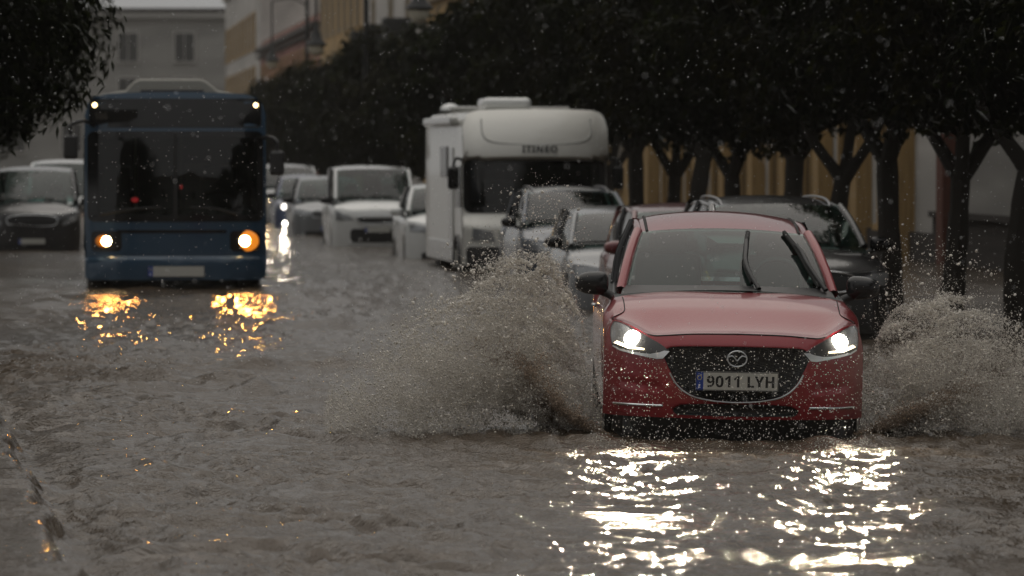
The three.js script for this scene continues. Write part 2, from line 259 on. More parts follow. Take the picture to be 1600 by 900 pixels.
  for (const s of [1, -1]) {
    const edge = v => { const p = ws(s > 0 ? 1 : 0, v); p.x += s * 0.012; return p; };
    const ap = new THREE.TubeGeometry(new THREE.CatmullRomCurve3([0, 0.25, 0.5, 0.75, 1].map(edge)), 14, 0.036, 8); mesh('pillar', ap, P.pillarPaint ?? body, group);
    mesh('roof_rail', tube([0, 0.2, 0.4, 0.6, 0.8, 1].map(v => { const p = roofAt(s > 0 ? 1 : 0, v); p.y -= 0.012; return p; }), 0.03, 18, 6), P.pillarPaint ?? body, group);
    mesh('pillar', tube([0, 0.5, 1].map(v => { const p = back(s > 0 ? 1 : 0, v); return p; }), 0.055, 8, 6), P.pillarPaint ?? body, group);
    const side = (u, v) => { const top = roofAt(s > 0 ? 1 : 0, u), zb = lerp(A0[2], B0[2], u), yb = shoulder(zb) - 0.01, xb = lerp(A0[0] + 0.05, B0[0] + 0.03, u); return V3(lerp(s * xb, top.x + s * 0.012, v) + s * 0.03 * Math.sin(v * Math.PI), lerp(yb, top.y, v), lerp(z0 - zb, top.z, v)); };
    mesh('side_window', grid(14, 5, side, s < 0), P.sideGlass ?? M.darkGlass, group);
    const bp = v => { const p = side(0.5, v); p.x += s * 0.006; return p; };
    mesh('pillar', tube([0, 0.5, 1].map(bp), 0.035, 6, 6), M.gloss, group);
    mesh('window_trim', tube([0, 0.3, 0.6, 1].map(u => { const p = side(u, 0); p.x += s * 0.01; return p; }), 0.014, 12, 5), P.trim ?? M.plastic, group);
    // seats
    const sy = deck(P.cowl + 0.6), sz = z0 - (P.seat ?? P.cowl + 1.0);
    mesh('seat', merge([rbox(0.46, 0.42, 0.16, 0.06, s * hw * 0.43, sy + 0.08, sz), rbox(0.26, 0.17, 0.1, 0.045, s * hw * 0.43, sy + 0.36, sz - 0.03)]), M.seat, group);
    // door mirrors
    const mp = P.mirror; const mg = new THREE.Group(); mg.name = 'door_mirror'; group.add(mg); mg.position.set(s * mp[0], mp[1], z0 - mp[2]);
    const sh = new THREE.SphereGeometry(1, 18, 12); const q = sh.attributes.position; for (let i = 0; i < q.count; i++) { const x = q.getX(i), y = q.getY(i), z = q.getZ(i); q.setXYZ(i, Math.sign(x) * Math.pow(Math.abs(x), 0.75) * 0.115, (Math.sign(y) * Math.pow(Math.abs(y), 0.7)) * (0.078 - 0.016 * x * s), z > 0 ? z * 0.08 : z * 0.035); } sh.computeVertexNormals();
    mesh('mirror_housing', sh, P.mirrorPaint ?? M.gloss, mg);
    mesh('mirror_stalk', tube([V3(-s * 0.05, -0.05, 0), V3(-s * 0.13, -0.08, 0.0), V3(-s * (mp[0] - hw + 0.1), -0.11, 0.02)], 0.03, 8, 6), M.plastic, mg);
    mesh('mirror_glass', box(0.17, 0.1, 0.006, 0, 0, -0.033), M.chrome, mg);
    for (const [c, n] of [[wf, 0], [wr, 1]]) wheel(group, s * (hw - 0.12), wrad, z0 - c, wrad, 0.2);
    // rear lamps
    mesh('tail_lamp', rbox(0.22, 0.16, 0.05, 0.02, s * hw * 0.78, shoulder(L) - 0.16, -z0 - 0.005), std(0.25, 0.01, 0.01, 0.2), group);
  }
  mesh('dashboard', rbox(hw * 1.3, 0.12, 0.4, 0.05, 0, deck(P.cowl + 0.1) - 0.06, z0 - P.cowl - 0.55), M.interior, group);
  mesh('rear_mirror', rbox(0.22, 0.07, 0.03, 0.015, 0, A1[1] - 0.06, z0 - A1[2] + 0.04), M.interior, group);
  { const sw = mesh('steering_wheel', new THREE.TorusGeometry(0.17, 0.018, 8, 24).rotateX(-0.4), M.plastic, group); sw.position.set(hw * 0.43, deck(P.cowl + 0.3) + 0.08, z0 - P.cowl - 0.72); }
  return { F, z0, ws, roofAt, deck, shoulder, section, secs, NT };
}
const heroGrille = rounded(mirrorPoly([[0, 0.636], [0.25, 0.634], [0.42, 0.628], [0.468, 0.602], [0.475, 0.56], [0.445, 0.49], [0.395, 0.40], [0.34, 0.345], [0.267, 0.308], [0.14, 0.285], [0, 0.277]]), 3);
const heroLamp = [[0.80, 0.617], [0.753, 0.596], [0.68, 0.583], [0.588, 0.570], [0.519, 0.563], [0.479, 0.568], [0.442, 0.60], [0.50, 0.645], [0.57, 0.682], [0.635, 0.717], [0.698, 0.747], [0.755, 0.77], [0.79, 0.772], [0.81, 0.735], [0.812, 0.68]];
const farF = (hw, yk, k = 1) => (x, y) => k * (0.09 * Math.pow(x / hw, 2) + 0.26 * Math.pow(Math.abs(x) / hw, 6)) + 0.12 * Math.pow(Math.max(0, y - yk) / 0.25, 2) + 0.02 * Math.pow(Math.max(0, yk - y) / 0.4, 2);
const laneYaw = Math.atan(0.1);
function placeVehicle(name, label, category, px, d, L, yaw, group) { // pixel column of the nose's middle, its depth
  const w = at(px, 450, d), y = roadY(d + L / 2);
  return thing(name, label, category, V3(w.x - Math.sin(yaw) * L / 2, y, -d - Math.cos(yaw) * L / 2), yaw, group);
}

// --- the red car
{
  const L = 4.05, hw = 0.85, g0 = 0.09, up = poly => poly.map(([x, y]) => [x, y + g0]);
  const grille = up(heroGrille), lampR = up(rounded(heroLamp, 3, 0.25)), lampL = flipX(lampR);
  const lowIn = up(mirrorPoly([[0, 0.262], [0.2, 0.262], [0.36, 0.252], [0.41, 0.225], [0.405, 0.205], [0.385, 0.186], [0, 0.182]]));
  const rec = (poly, x, y, dep, w) => inside(poly, x, y) ? dep * sm(0, w, edgeDist(poly, x, y)) : 0;
  const base = (x, y) => { const a = Math.abs(x) / hw; return 0.12 * a * a + 0.30 * Math.pow(a, 6) + 0.12 * Math.pow(Math.max(0, y - g0 - 0.52) / 0.25, 2) + 0.03 * Math.pow(Math.max(0, 0.42 + g0 - y) / 0.25, 2); };
  const F = (x, y) => base(x, y) + rec(grille, x, y, 0.04, 0.035) + rec(lowIn, x, y, 0.03, 0.02)
    + 0.012 * sm(0.05, 0, Math.abs(y - g0 - 0.30 - 0.12 * Math.abs(x))) * sm(0.45, 0.55, Math.abs(x)) * sm(0.8, 0.7, Math.abs(x));
  const car = placeVehicle('red_hatchback', 'red hatchback with lit headlights throwing up spray through the flood, nearest car', 'car', 1149, HERO.d, L, 0.009);
  car.rotation.order = 'YXZ'; car.rotation.z = -0.019;
  const z0 = L / 2, P = {
    L, hw, F, paint: M.redPaint, fine: true, yb: 0.165 + g0, sill: 0.2, tuck: 0.05, cowl: 1.06, wheel: 0.3, wheelF: 0.83, wheelR: 3.4, top0: [[0, 0.712 + g0], [0.3, 0.706 + g0], [0.5, 0.692 + g0], [0.56, 0.693 + g0], [0.64, 0.732 + g0], [0.72, 0.768 + g0], [0.795, 0.783 + g0]],
    deck: [[0, 0.72 + g0], [0.3, 0.82 + g0], [0.6, 0.89 + g0], [0.9, 0.94 + g0], [1.1, 0.962 + g0], [1.6, 0.9 + g0], [3.9, 0.92 + g0], [4.05, 0.92 + g0]], shoulder: [[0, 0.78 + g0], [0.3, 0.815 + g0], [0.7, 0.865 + g0], [1.15, 0.915 + g0], [2, 0.94 + g0], [3.2, 0.985 + g0], [3.8, 1.0 + g0], [4.05, 0.95 + g0]],
    xs: [[0, 0.79], [0.5, 0.76], [1.1, 0.765], [1.8, 0.78], [3, 0.77], [3.8, 0.7], [4.05, 0.64]], hws: [[0, 0.85], [0.8, 0.85], [1.6, 0.85], [3.3, 0.85], [3.8, 0.8], [4.05, 0.72]],
    gh: { A0: [0.705, 0.948 + g0, 1.33], A1: [0.575, 1.335 + g0, 2.0], B1: [0.54, 1.37 + g0, 3.55], B0: [0.63, 0.98 + g0, 3.98] }, crown: 0.065, roofArch: 0.065, mirror: [0.915, 0.995 + g0, 1.3], seat: 2.15, mirrorPaint: std(0.012, 0.012, 0.013, 0.22),
  };
  const C = makeCar(car, P);
  const honey = noiseTexture(128, (u, v) => { const a = (u * 8) % 1, b = (v * 12 + (Math.floor(u * 8) % 2) * 0.5) % 1; const q = Math.max(Math.abs(a - 0.5), Math.abs(b - 0.5)); return q > 0.36 ? 1 : 0.1; });
  mesh('grille', panel(F, z0, grille.map(([x, y]) => [x * 0.985, lerp(g0 + 0.45, y, 0.985)]), 0.006, 0.01, 0.03), std(0.012, 0.012, 0.013, 0.35, 0, { bumpMap: withRepeat(honey, 5, 5), bumpScale: 0.01 }), car);
  { // bright strip under the grille
    const pts = heroGrille.filter(([x, y]) => y < 0.47).sort((a, b) => a[0] - b[0]).map(([x, y]) => V3(x * 1.005, y + g0 - 0.004, z0 - base(x, y + g0) + 0.006));
    mesh('grille_trim', tube(pts, 0.006, 60, 6), M.chromeDull, car);
  }
  mesh('lower_intake', panel(F, z0, lowIn.map(([x, y]) => [x * 0.99, y]), 0.004, 0.01, 0.04), M.plastic, car);
  { const lipP = up(mirrorPoly([[0, 0.181], [0.38, 0.184], [0.42, 0.207], [0.47, 0.228], [0.79, 0.226], [0.8, 0.19], [0.6, 0.168], [0, 0.162]])); mesh('front_lip', panel(F, z0, lipP, 0.016, 0.03), M.redPaint, car); }
  { const under = up(mirrorPoly([[0, 0.164], [0.6, 0.168], [0.78, 0.185], [0.79, 0.06], [0.7, 0], [0, -0.02]])); mesh('undertray', panel((x, y) => base(x, y) + 0.02 + 0.15 * (0.17 + g0 - y), z0, under, 0, 0.05), M.plastic, car); }
  for (const s of [1, -1]) {
    const poly = s > 0 ? lampR : lampL, sx = q => q.map(([x, y]) => [x * s, y + g0]);
    const lamp = new THREE.Group(); lamp.name = 'headlight'; car.add(lamp);
    mesh('lamp_housing', panel(base, z0, poly, 0.003, 0.02, 0.04), std(0.05, 0.05, 0.052, 0.3, 0.3), lamp);
    const outer = [[0.80, 0.63], [0.74, 0.615], [0.69, 0.61], [0.66, 0.70], [0.70, 0.742], [0.755, 0.765], [0.787, 0.765], [0.805, 0.73], [0.808, 0.68]];
    mesh('reflector', panel(base, z0, s > 0 ? sx(outer) : sx(outer).reverse(), 0.008, 0.006, 0.04), std(0.55, 0.56, 0.57, 0.25, 0.7), lamp);
    const lx = 0.672 * s, ly = 0.668 + g0, lz = z0 - base(lx, ly);
    mesh('lamp_bulb', new THREE.SphereGeometry(0.055, 24, 16).scale(1, 1, 0.5).translate(lx, ly, lz + 0.02), M.headlamp, lamp);
    const drl = [[0.79, 0.635], [0.70, 0.605], [0.60, 0.60], [0.598, 0.61], [0.70, 0.62], [0.77, 0.65]];
    mesh('running_light', panel(base, z0, s > 0 ? sx(drl) : sx(drl).reverse(), 0.014, 0.006, 0.04), glowing(1, 0.82, 0.5, 5), lamp);
    const wing = [[0.80, 0.612], [0.753, 0.588], [0.68, 0.573], [0.588, 0.557], [0.519, 0.545], [0.479, 0.549], [0.436, 0.597], [0.47, 0.6], [0.50, 0.588], [0.56, 0.576], [0.62, 0.578], [0.68, 0.587], [0.753, 0.6], [0.795, 0.62]];
    mesh('lamp_trim', panel(base, z0, s > 0 ? sx(wing) : sx(wing).reverse(), 0.02, 0.014, 0.04), std(0.8, 0.81, 0.83, 0.3, 0.75), lamp);
    mesh('lamp_lens', panel(base, z0, poly, 0.055, 0.05, 0.04), M.clear, lamp);
    mesh('bumper_strip', tube([0.475, 0.55, 0.62, 0.7, 0.785].map(x => V3(s * x, 0.243 + g0, z0 - base(x, 0.243 + g0) + 0.02)), 0.009, 20, 8), M.chrome, car);
    const spot = new THREE.SpotLight(0xffecc8, 24, 0, 0.75, 0.8, 2); spot.castShadow = true; spot.shadow.radius = 2.4; spot.position.set(lx, ly, lz + 0.12); spot.target.position.set(lx, ly - 1.0, lz + 20); car.add(spot, spot.target);
    // gap between bonnet and wing
    mesh('panel_gap', tube([0.06, 0.2, 0.4, 0.6, 0.8, 1.0].map(z => { const q = C.section(z)[Math.round(C.NT * lerp(0.98, 0.93, z))]; return V3(q.x * s, q.y + 0.001, q.z); }), 0.004, 30, 5), M.rubber, car);
  }
  mesh('panel_gap', tube([...Array(25)].map((_, k) => { const x = lerp(-0.575, 0.575, k / 24), y = curve(P.top0)(Math.abs(x)); return V3(x, y + 0.002, z0 - F(x, y)); }), 0.0045, 50, 5), M.rubber, car);
  // emblem: a ring with a winged V
  { const ez = z0 - base(0, 0.557 + g0) + 0.012, em = new THREE.Group(); em.name = 'emblem'; car.add(em);
    const ring = [...Array(28)].map((_, k) => { const a = k / 28 * Math.PI * 2; return V3(0.062 * Math.cos(a), 0.557 + g0 + 0.05 * Math.sin(a), ez); });
    mesh('emblem_ring', new THREE.TubeGeometry(new THREE.CatmullRomCurve3(ring, true), 56, 0.0052, 6), M.chromeDull, em);
    mesh('emblem_wing', tube([[-0.058, 0.012], [-0.035, 0.018], [-0.018, 0.008], [0, -0.012], [0.018, 0.008], [0.035, 0.018], [0.058, 0.012]].map(([x, y]) => V3(x, 0.557 + g0 + y, ez)), 0.005, 40, 6), M.chromeDull, em); }
  plate(car, '9011 LYH', 0.535, 0.122, 0, 0.412 + g0, z0 - base(0, 0.41 + g0) + 0.03);
  mesh('plate_holder', box(0.5, 0.09, 0.05, 0, 0.412 + g0, z0 - base(0, 0.41 + g0) - 0.005), M.plastic, car);
  // wipers caught half way up the glass
  for (const [pts, n] of [[[[0.64, -0.03], [0.606, 0.16], [0.592, 0.32], [0.603, 0.5], [0.612, 0.65]], [[0.615, 0.08], [0.59, 0.3], [0.603, 0.55], [0.634, 0.87]]], [[[0.967, -0.02], [0.94, 0.14], [0.915, 0.34], [0.905, 0.5], [0.888, 0.62]], [[0.945, 0.05], [0.912, 0.32], [0.89, 0.6], [0.855, 0.93]]]].map((q, i) => [q, i])) {
    const w = new THREE.Group(); w.name = 'wiper'; car.add(w);
    const on = (q, o) => q.map(([u, v]) => { const p = C.ws(u, v); return V3(p.x, p.y + o * 0.8, p.z + o * 0.6); });
    mesh('wiper_arm', tube(on(pts[0], 0.045), 0.017, 20, 6), M.plastic, w);
    mesh('wiper_blade', tube(on(pts[1], 0.02), 0.018, 24, 5), M.rubber, w);
  }
  mesh('cowl', grid(20, 3, (u, v) => { const p = C.ws(u, 0.06), a = u * 2 - 1; const q = V3(a * 0.72, C.deck(1.02) - 0.045 * a * a + 0.012, z0 - 1.0 - 0.2 * a * a); return q.lerp(V3(p.x, p.y + 0.003, p.z + 0.006), v); }), M.plastic, car);
  { // dark printed border of the glass and the camera housing behind its top
    const bd = []; for (const [u0, v0, u1, v1] of [[0, 0, 1, 0.055], [0, 0.96, 1, 1], [0, 0.055, 0.028, 0.96], [0.972, 0.055, 1, 0.96]]) bd.push(grid(16, 8, (u, v) => { const p = C.ws(lerp(u0, u1, u), lerp(v0, v1, v)); p.y -= 0.004; p.z -= 0.004; return p; }));
    mesh('glass_border', merge(bd), M.gloss, car);
    mesh('camera_housing', grid(8, 5, (u, v) => { const p = C.ws(lerp(lerp(0.46, 0.36, v), lerp(0.6, 0.68, v), u), lerp(0.74, 0.96, v)); p.y -= 0.02; p.z -= 0.03; return p; }), M.plastic, car);
  }
  { const p = C.roofAt(0.5, 0.82); mesh('aerial', new THREE.ConeGeometry(0.03, 0.09, 10).scale(0.5, 1, 2.2).rotateX(-0.5).translate(p.x, p.y + 0.04, p.z), std(0.5, 0.5, 0.5, 0.3, 0.6), car); }
  for (const s of [1, -1]) { mesh('roof_seam', tube([0, 0.25, 0.5, 0.75, 1].map(v => { const p = C.roofAt(s > 0 ? 0.955 : 0.045, v); p.y += 0.004; return p; }), 0.011, 20, 5), M.rubber, car); mesh('door_handle', tube([V3(s * 0.853, 0.9, -0.35), V3(s * 0.875, 0.905, -0.43), V3(s * 0.853, 0.9, -0.52)], 0.012, 8, 6), M.chrome, car); }
}

// --- the other cars, same builder with other profiles
function simpleCar(o) {
  const { L, hw, H, hood, lampY, belt } = o, yb = o.yb ?? 0.22, F = o.F ?? farF(hw, hood - 0.15), z0 = L / 2, hl = o.hoodLen, rake = o.rake;
  const car = placeVehicle(o.name, o.label, o.cat ?? 'car', o.px, o.d, L, o.yaw ?? laneYaw, o.group);
  const C = makeCar(car, {
    L, hw, F, paint: o.paint, yb, sill: 0.22, tuck: 0.05, cowl: hl - 0.05, wheel: o.wheel ?? 0.32, wheelF: 0.85, wheelR: L - 0.8, trunk: o.trunk, top0: [[0, hood], [hw * 0.6, hood - 0.02], [hw * 0.8, hood + 0.01], [hw * 0.94, hood + 0.02]],
    deck: [[0, hood], [hl * 0.4, lerp(hood, o.cowlY, 0.55)], [hl * 0.75, lerp(hood, o.cowlY, 0.88)], [hl, o.cowlY], [hl + 0.5, belt - 0.05], [L, belt - 0.02]], shoulder: [[0, hood + 0.02], [hl * 0.5, lerp(hood, belt, 0.55)], [hl, belt - 0.03], [L * 0.6, belt], [L - 0.2, belt + 0.03], [L, belt - 0.03]],
    xs: [[0, hw * 0.94], [hl, hw * 0.91], [L * 0.6, hw * 0.92], [L - 0.3, hw * 0.88], [L, hw * 0.8]], hws: [[0, hw], [L - 0.6, hw], [L, hw * 0.92]],
    gh: { A0: [hw * 0.86, o.cowlY + 0.01, hl + 0.15], A1: [hw * (o.roofW ?? 0.7), H - 0.1, hl + 0.15 + rake], B1: [hw * (o.roofW ?? 0.7) * 0.95, H - 0.08, o.roofEnd ?? L - 0.5], B0: [hw * 0.8, belt + 0.02, o.trunk ? o.trunk + 0.1 : L - 0.06] }, roofArch: 0.05, mirror: [hw + 0.09, belt + 0.07, hl + 0.35], mirrorPaint: o.mirrorPaint, glass: o.glass, seat: hl + 1.25,
  });
  for (const s of [1, -1]) {
    const lp = o.lampPoly ?? [[hw * 0.92, lampY - 0.06], [hw * 0.58, lampY - 0.075], [hw * 0.54, lampY + 0.02], [hw * 0.75, lampY + 0.06], [hw * 0.94, lampY + 0.075]], poly = lp.map(([x, y]) => [x * s, y]); if (s < 0) poly.reverse();
    const lamp = new THREE.Group(); lamp.name = 'headlight'; car.add(lamp);
    mesh('lamp_housing', panel(F, z0, poly, 0.008, 0.02), std(0.32, 0.33, 0.34, 0.25, 0.5), lamp);
    mesh('lamp_lens', panel(F, z0, poly, 0.025, 0.015), M.clear, lamp);
    if (o.lit) { const lx = s * hw * 0.76, ly = lampY; mesh('lamp_bulb', new THREE.SphereGeometry(0.07, 14, 10).translate(lx, ly, z0 - F(lx, ly) + 0.02), o.lit, lamp); const sp = new THREE.SpotLight(o.litColor ?? 0xfff0d6, 2, 0, 0.6, 0.7, 2); sp.castShadow = true; sp.shadow.radius = 3; sp.position.set(lx, ly, z0 - F(lx, ly) + 0.14); sp.target.position.set(lx, ly - 1, z0 + 20); car.add(sp, sp.target); }
    if (o.fog) { const lx = s * hw * 0.74, ly = yb + 0.16; mesh('fog_lamp', new THREE.SphereGeometry(0.05, 12, 8).translate(lx, ly, z0 - F(lx, ly) + 0.02), o.fog, car); }
  }
  const gp = o.grille ?? [[hw * 0.5, lampY - 0.09], [hw * 0.52, lampY + 0.03], [-hw * 0.52, lampY + 0.03], [-hw * 0.5, lampY - 0.09]].reverse();
  mesh('grille', panel(F, z0, gp, 0.012, 0.02), M.plastic, car);
  mesh('grille_trim', merge([tube(gp.concat([gp[0]]).map(([x, y]) => V3(x, y, z0 - F(x, y) + 0.016)), 0.012, 60, 5)]), o.grilleTrim ?? M.chromeDull, car);
  mesh('lower_intake', panel(F, z0, o.intake ?? rectPoly(-hw * 0.7, yb + 0.03, hw * 0.7, yb + 0.15, 0.04), 0.01, 0.02), M.plastic, car);
  plate(car, '', 0.52, 0.11, 0, o.plateY ?? yb + 0.22, z0 - F(0, yb + 0.2) + 0.03);
  for (const u of [0.35, 0.75]) { const w = [0, 0.5, 1].map(t => { const p = C.ws(u - t * 0.32, 0.03 + 0.02 * Math.sin(t * 3)); p.z += 0.02; p.y += 0.015; return p; }); mesh('wiper', tube(w, 0.012, 10, 5), M.rubber, car); }
  if (o.rails) for (const s of [1, -1]) mesh('roof_bar', tube([0.02, 0.1, 0.5, 0.9, 0.98].map((v, i) => { const p = C.roofAt(s > 0 ? 0.93 : 0.07, v); p.y += i % 4 ? 0.025 : -0.01; return p; }), 0.014, 24, 6), o.rails, car);
  return { car, C, z0, F };
}
const parked = 'cars standing along the right-hand kerb';
simpleCar({ name: 'dark_suv', label: 'black sport utility car with roof bars half hidden behind the red hatchback', px: 1262, d: 46.5, L: 4.4, hw: 0.92, H: 1.66, hood: 0.93, cowlY: 1.14, belt: 1.1, hoodLen: 1.15, rake: 0.72, lampY: 0.84, paint: M.blackPaint, rails: M.alloy, group: parked, wheel: 0.36, yb: 0.3, roofW: 0.72, grilleTrim: M.chrome });
simpleCar({ name: 'dark_red_car', label: 'dark red car whose roof shows just above the roof of the red hatchback', px: 1118, d: 51.3, L: 4.1, hw: 0.87, H: 1.56, hood: 0.8, cowlY: 1.04, belt: 1.0, hoodLen: 1.05, rake: 0.72, lampY: 0.74, paint: M.darkRed, mirrorPaint: M.darkRed, group: parked, roofW: 0.74 });
simpleCar({ name: 'grey_hatchback', label: 'silver grey hatchback with pale bonnet, next left of the red hatchback and its mirror', px: 1008, d: 56, L: 4.05, hw: 0.87, H: 1.48, hood: 0.78, cowlY: 1.0, belt: 0.98, hoodLen: 1.05, rake: 0.72, lampY: 0.7, paint: M.greyPaint, group: parked, grilleTrim: M.chrome, grille: [[0.32, 0.42], [0.46, 0.76], [-0.46, 0.76], [-0.32, 0.42]] });
simpleCar({ name: 'slate_crossover', label: 'slate blue crossover car with roof bars directly in front of the white motorhome', px: 917, d: 66, L: 4.4, hw: 0.88, H: 1.66, hood: 0.9, cowlY: 1.12, belt: 1.08, hoodLen: 1.1, rake: 0.72, lampY: 0.82, paint: M.slatePaint, rails: M.alloy, group: parked, wheel: 0.35, yb: 0.28, roofW: 0.72 });
simpleCar({ name: 'white_hatchback', label: 'white car mostly hidden behind the left side of the motorhome', px: 712, d: 83, L: 4.1, hw: 0.87, H: 1.6, hood: 0.9, cowlY: 1.08, belt: 1.02, hoodLen: 1.0, rake: 0.65, lampY: 0.8, paint: M.whitePaint, mirrorPaint: M.whitePaint, group: parked });
simpleCar({ name: 'white_van', label: 'small white delivery van with black lower grille, between the bus and the motorhome', cat: 'van', px: 590, d: 94, L: 4.4, hw: 0.9, H: 1.9, hood: 1.0, cowlY: 1.2, belt: 1.12, hoodLen: 0.85, rake: 0.55, roofW: 0.82, lampY: 0.92, paint: M.whitePaint, mirrorPaint: M.plastic, yb: 0.24, roofEnd: 4.25, grille: [[0.34, 0.74], [0.42, 0.84], [-0.42, 0.84], [-0.34, 0.74]], intake: rectPoly(-0.55, 0.34, 0.55, 0.62, 0.08), plateY: 0.6,
  lampPoly: [[0.84, 0.78], [0.5, 0.79], [0.52, 0.86], [0.7, 0.93], [0.85, 1.0]] });
simpleCar({ name: 'dark_grey_car', label: 'dark grey car tucked behind the left flank of the small white van', px: 519, d: 106, L: 4.2, hw: 0.87, H: 1.62, hood: 0.85, cowlY: 1.06, belt: 1.0, hoodLen: 1.0, rake: 0.68, lampY: 0.78, paint: M.greyPaint, group: 'traffic far down the street', fog: null });
simpleCar({ name: 'blue_car', label: 'blue car with fog lamps lit, left of the dark grey car far down the street', px: 486, d: 117, L: 4.2, hw: 0.88, H: 1.6, hood: 0.86, cowlY: 1.06, belt: 1.0, hoodLen: 1.0, rake: 0.68, lampY: 0.8, paint: M.bluePaint, group: 'traffic far down the street', fog: M.farLamp, lit: glowing(1, 0.93, 0.85, 4) });
simpleCar({ name: 'silver_people_carrier', label: 'silver people carrier with a warm headlight on, just right of the bus', px: 452, d: 126, L: 4.6, hw: 0.95, H: 1.85, hood: 1.0, cowlY: 1.2, belt: 1.1, hoodLen: 0.9, rake: 0.75, roofW: 0.78, lampY: 0.88, paint: M.silver, group: 'traffic far down the street', lit: M.warmLamp, litColor: 0xffd59a });
simpleCar({ name: 'black_people_carrier', label: 'dark people carrier with unlit lamps at the left edge, left of the bus', px: 50, d: 90, L: 4.5, hw: 0.93, H: 1.88, hood: 0.98, cowlY: 1.2, belt: 1.12, hoodLen: 0.95, rake: 0.8, roofW: 0.76, lampY: 0.86, paint: M.blackPaint, yaw: 0.07,
  lampPoly: [[0.88, 0.84], [0.6, 0.74], [0.58, 0.79], [0.72, 0.9], [0.9, 0.99]] });
simpleCar({ name: 'pale_car', label: 'pale car showing only its roof behind the dark people carrier on the left', px: 98, d: 103, L: 4.2, hw: 0.88, H: 2.0, hood: 1.0, cowlY: 1.2, belt: 1.12, hoodLen: 0.9, rake: 0.6, roofW: 0.8, lampY: 0.9, paint: M.whitePaint, yaw: 0.07 });

// --- box bodies: the bus and the motorhome
function boxBody(P) { // half outline from roof middle to sill, swept back from the curved front F
  const { half, L, F, z0 } = P, parts = [], n = half.length - 1, st = P.stations ?? [0, 0.1, 0.25, 0.45, 0.7, 1.0, 1.5, 3, 5, L * 0.8, L - 0.15, L];
  for (const s of [1, -1]) {
    parts.push(grid(n, st.length - 1, (u, v) => { const [x, y] = half[Math.round(u * n)], zf = st[Math.round(v * (st.length - 1))], w = sm(0, 1, zf), e = zf === L ? 0.985 : 1; return V3(s * x * e, y, z0 - zf - F(x, y) * (1 - w)); }, s < 0));
    parts.push(grid(n, 1, (u, v) => { const [x, y] = half[Math.round(u * n)]; return V3(s * x * 0.985 * (1 - v), y, z0 - L - v * 0.01); }, s < 0));
  }
  const xm = half[n][0], topOf = x => { for (let i = 0; i < n; i++) if (x <= half[i + 1][0] + 1e-9) return lerp(half[i][1], half[i + 1][1], (x - half[i][0]) / (half[i + 1][0] - half[i][0] + 1e-9)); return half[n][1]; };
  const NX = 60, NY = 70, yb = half[n][1], p = [], ix = [];
  for (let j = 0; j <= NY; j++) for (let i = 0; i <= NX; i++) { const x = lerp(-xm, xm, i / NX) * 0.99999, y = lerp(yb, topOf(Math.abs(x)), j / NY); p.push(x, y, z0 - F(x, y)); }
  const hole = (a, b, c) => P.hole && inside(P.hole, (p[3 * a] + p[3 * b] + p[3 * c]) / 3, (p[3 * a + 1] + p[3 * b + 1] + p[3 * c + 1]) / 3);
  for (let j = 0; j < NY; j++) for (let i = 0; i < NX; i++) { const a = j * (NX + 1) + i, b = a + 1, c = a + NX + 1, d = c + 1; if (!hole(a, b, c)) ix.push(a, b, c); if (!hole(b, d, c)) ix.push(b, d, c); }
  const g = new THREE.BufferGeometry(); g.setAttribute('position', new THREE.Float32BufferAttribute(p, 3)); g.setIndex(ix);
  parts.push(g); return weld(parts, 2e-3);
}
function framePanel(F, z0, outer, inner, off, thick) { // a ring between two outlines with equally many points
  const n = outer.length; return merge([grid(n, 1, (u, v) => { const k = Math.round(u * n) % n, a = outer[k], b = inner[k], x = lerp(a[0], b[0], v), y = lerp(a[1], b[1], v); return V3(x, y, z0 - F(x, y) + off); }), grid(n, 1, (u, v) => { const q = inner[Math.round(u * n) % n]; return V3(q[0], q[1], z0 - F(q[0], q[1]) + off - v * thick); })]);
}
function densify(poly, step = 0.06) { const out = []; poly.forEach((a, i) => { const b = poly[(i + 1) % poly.length], n = Math.max(1, Math.round(Math.hypot(b[0] - a[0], b[1] - a[1]) / step)); for (let k = 0; k < n; k++) out.push([lerp(a[0], b[0], k / n), lerp(a[1], b[1], k / n)]); }); return out; }
function shrink(poly, dx, dy = dx) { const xs = poly.map(p => p[0]), ys = poly.map(p => p[1]), cx = (Math.max(...xs) + Math.min(...xs)) / 2, cy = (Math.max(...ys) + Math.min(...ys)) / 2, w = Math.max(...xs) - cx, h = Math.max(...ys) - cy; return poly.map(([x, y]) => [cx + (x - cx) * (w - dx) / w, cy + (y - cy) * (h - dy) / h]); }
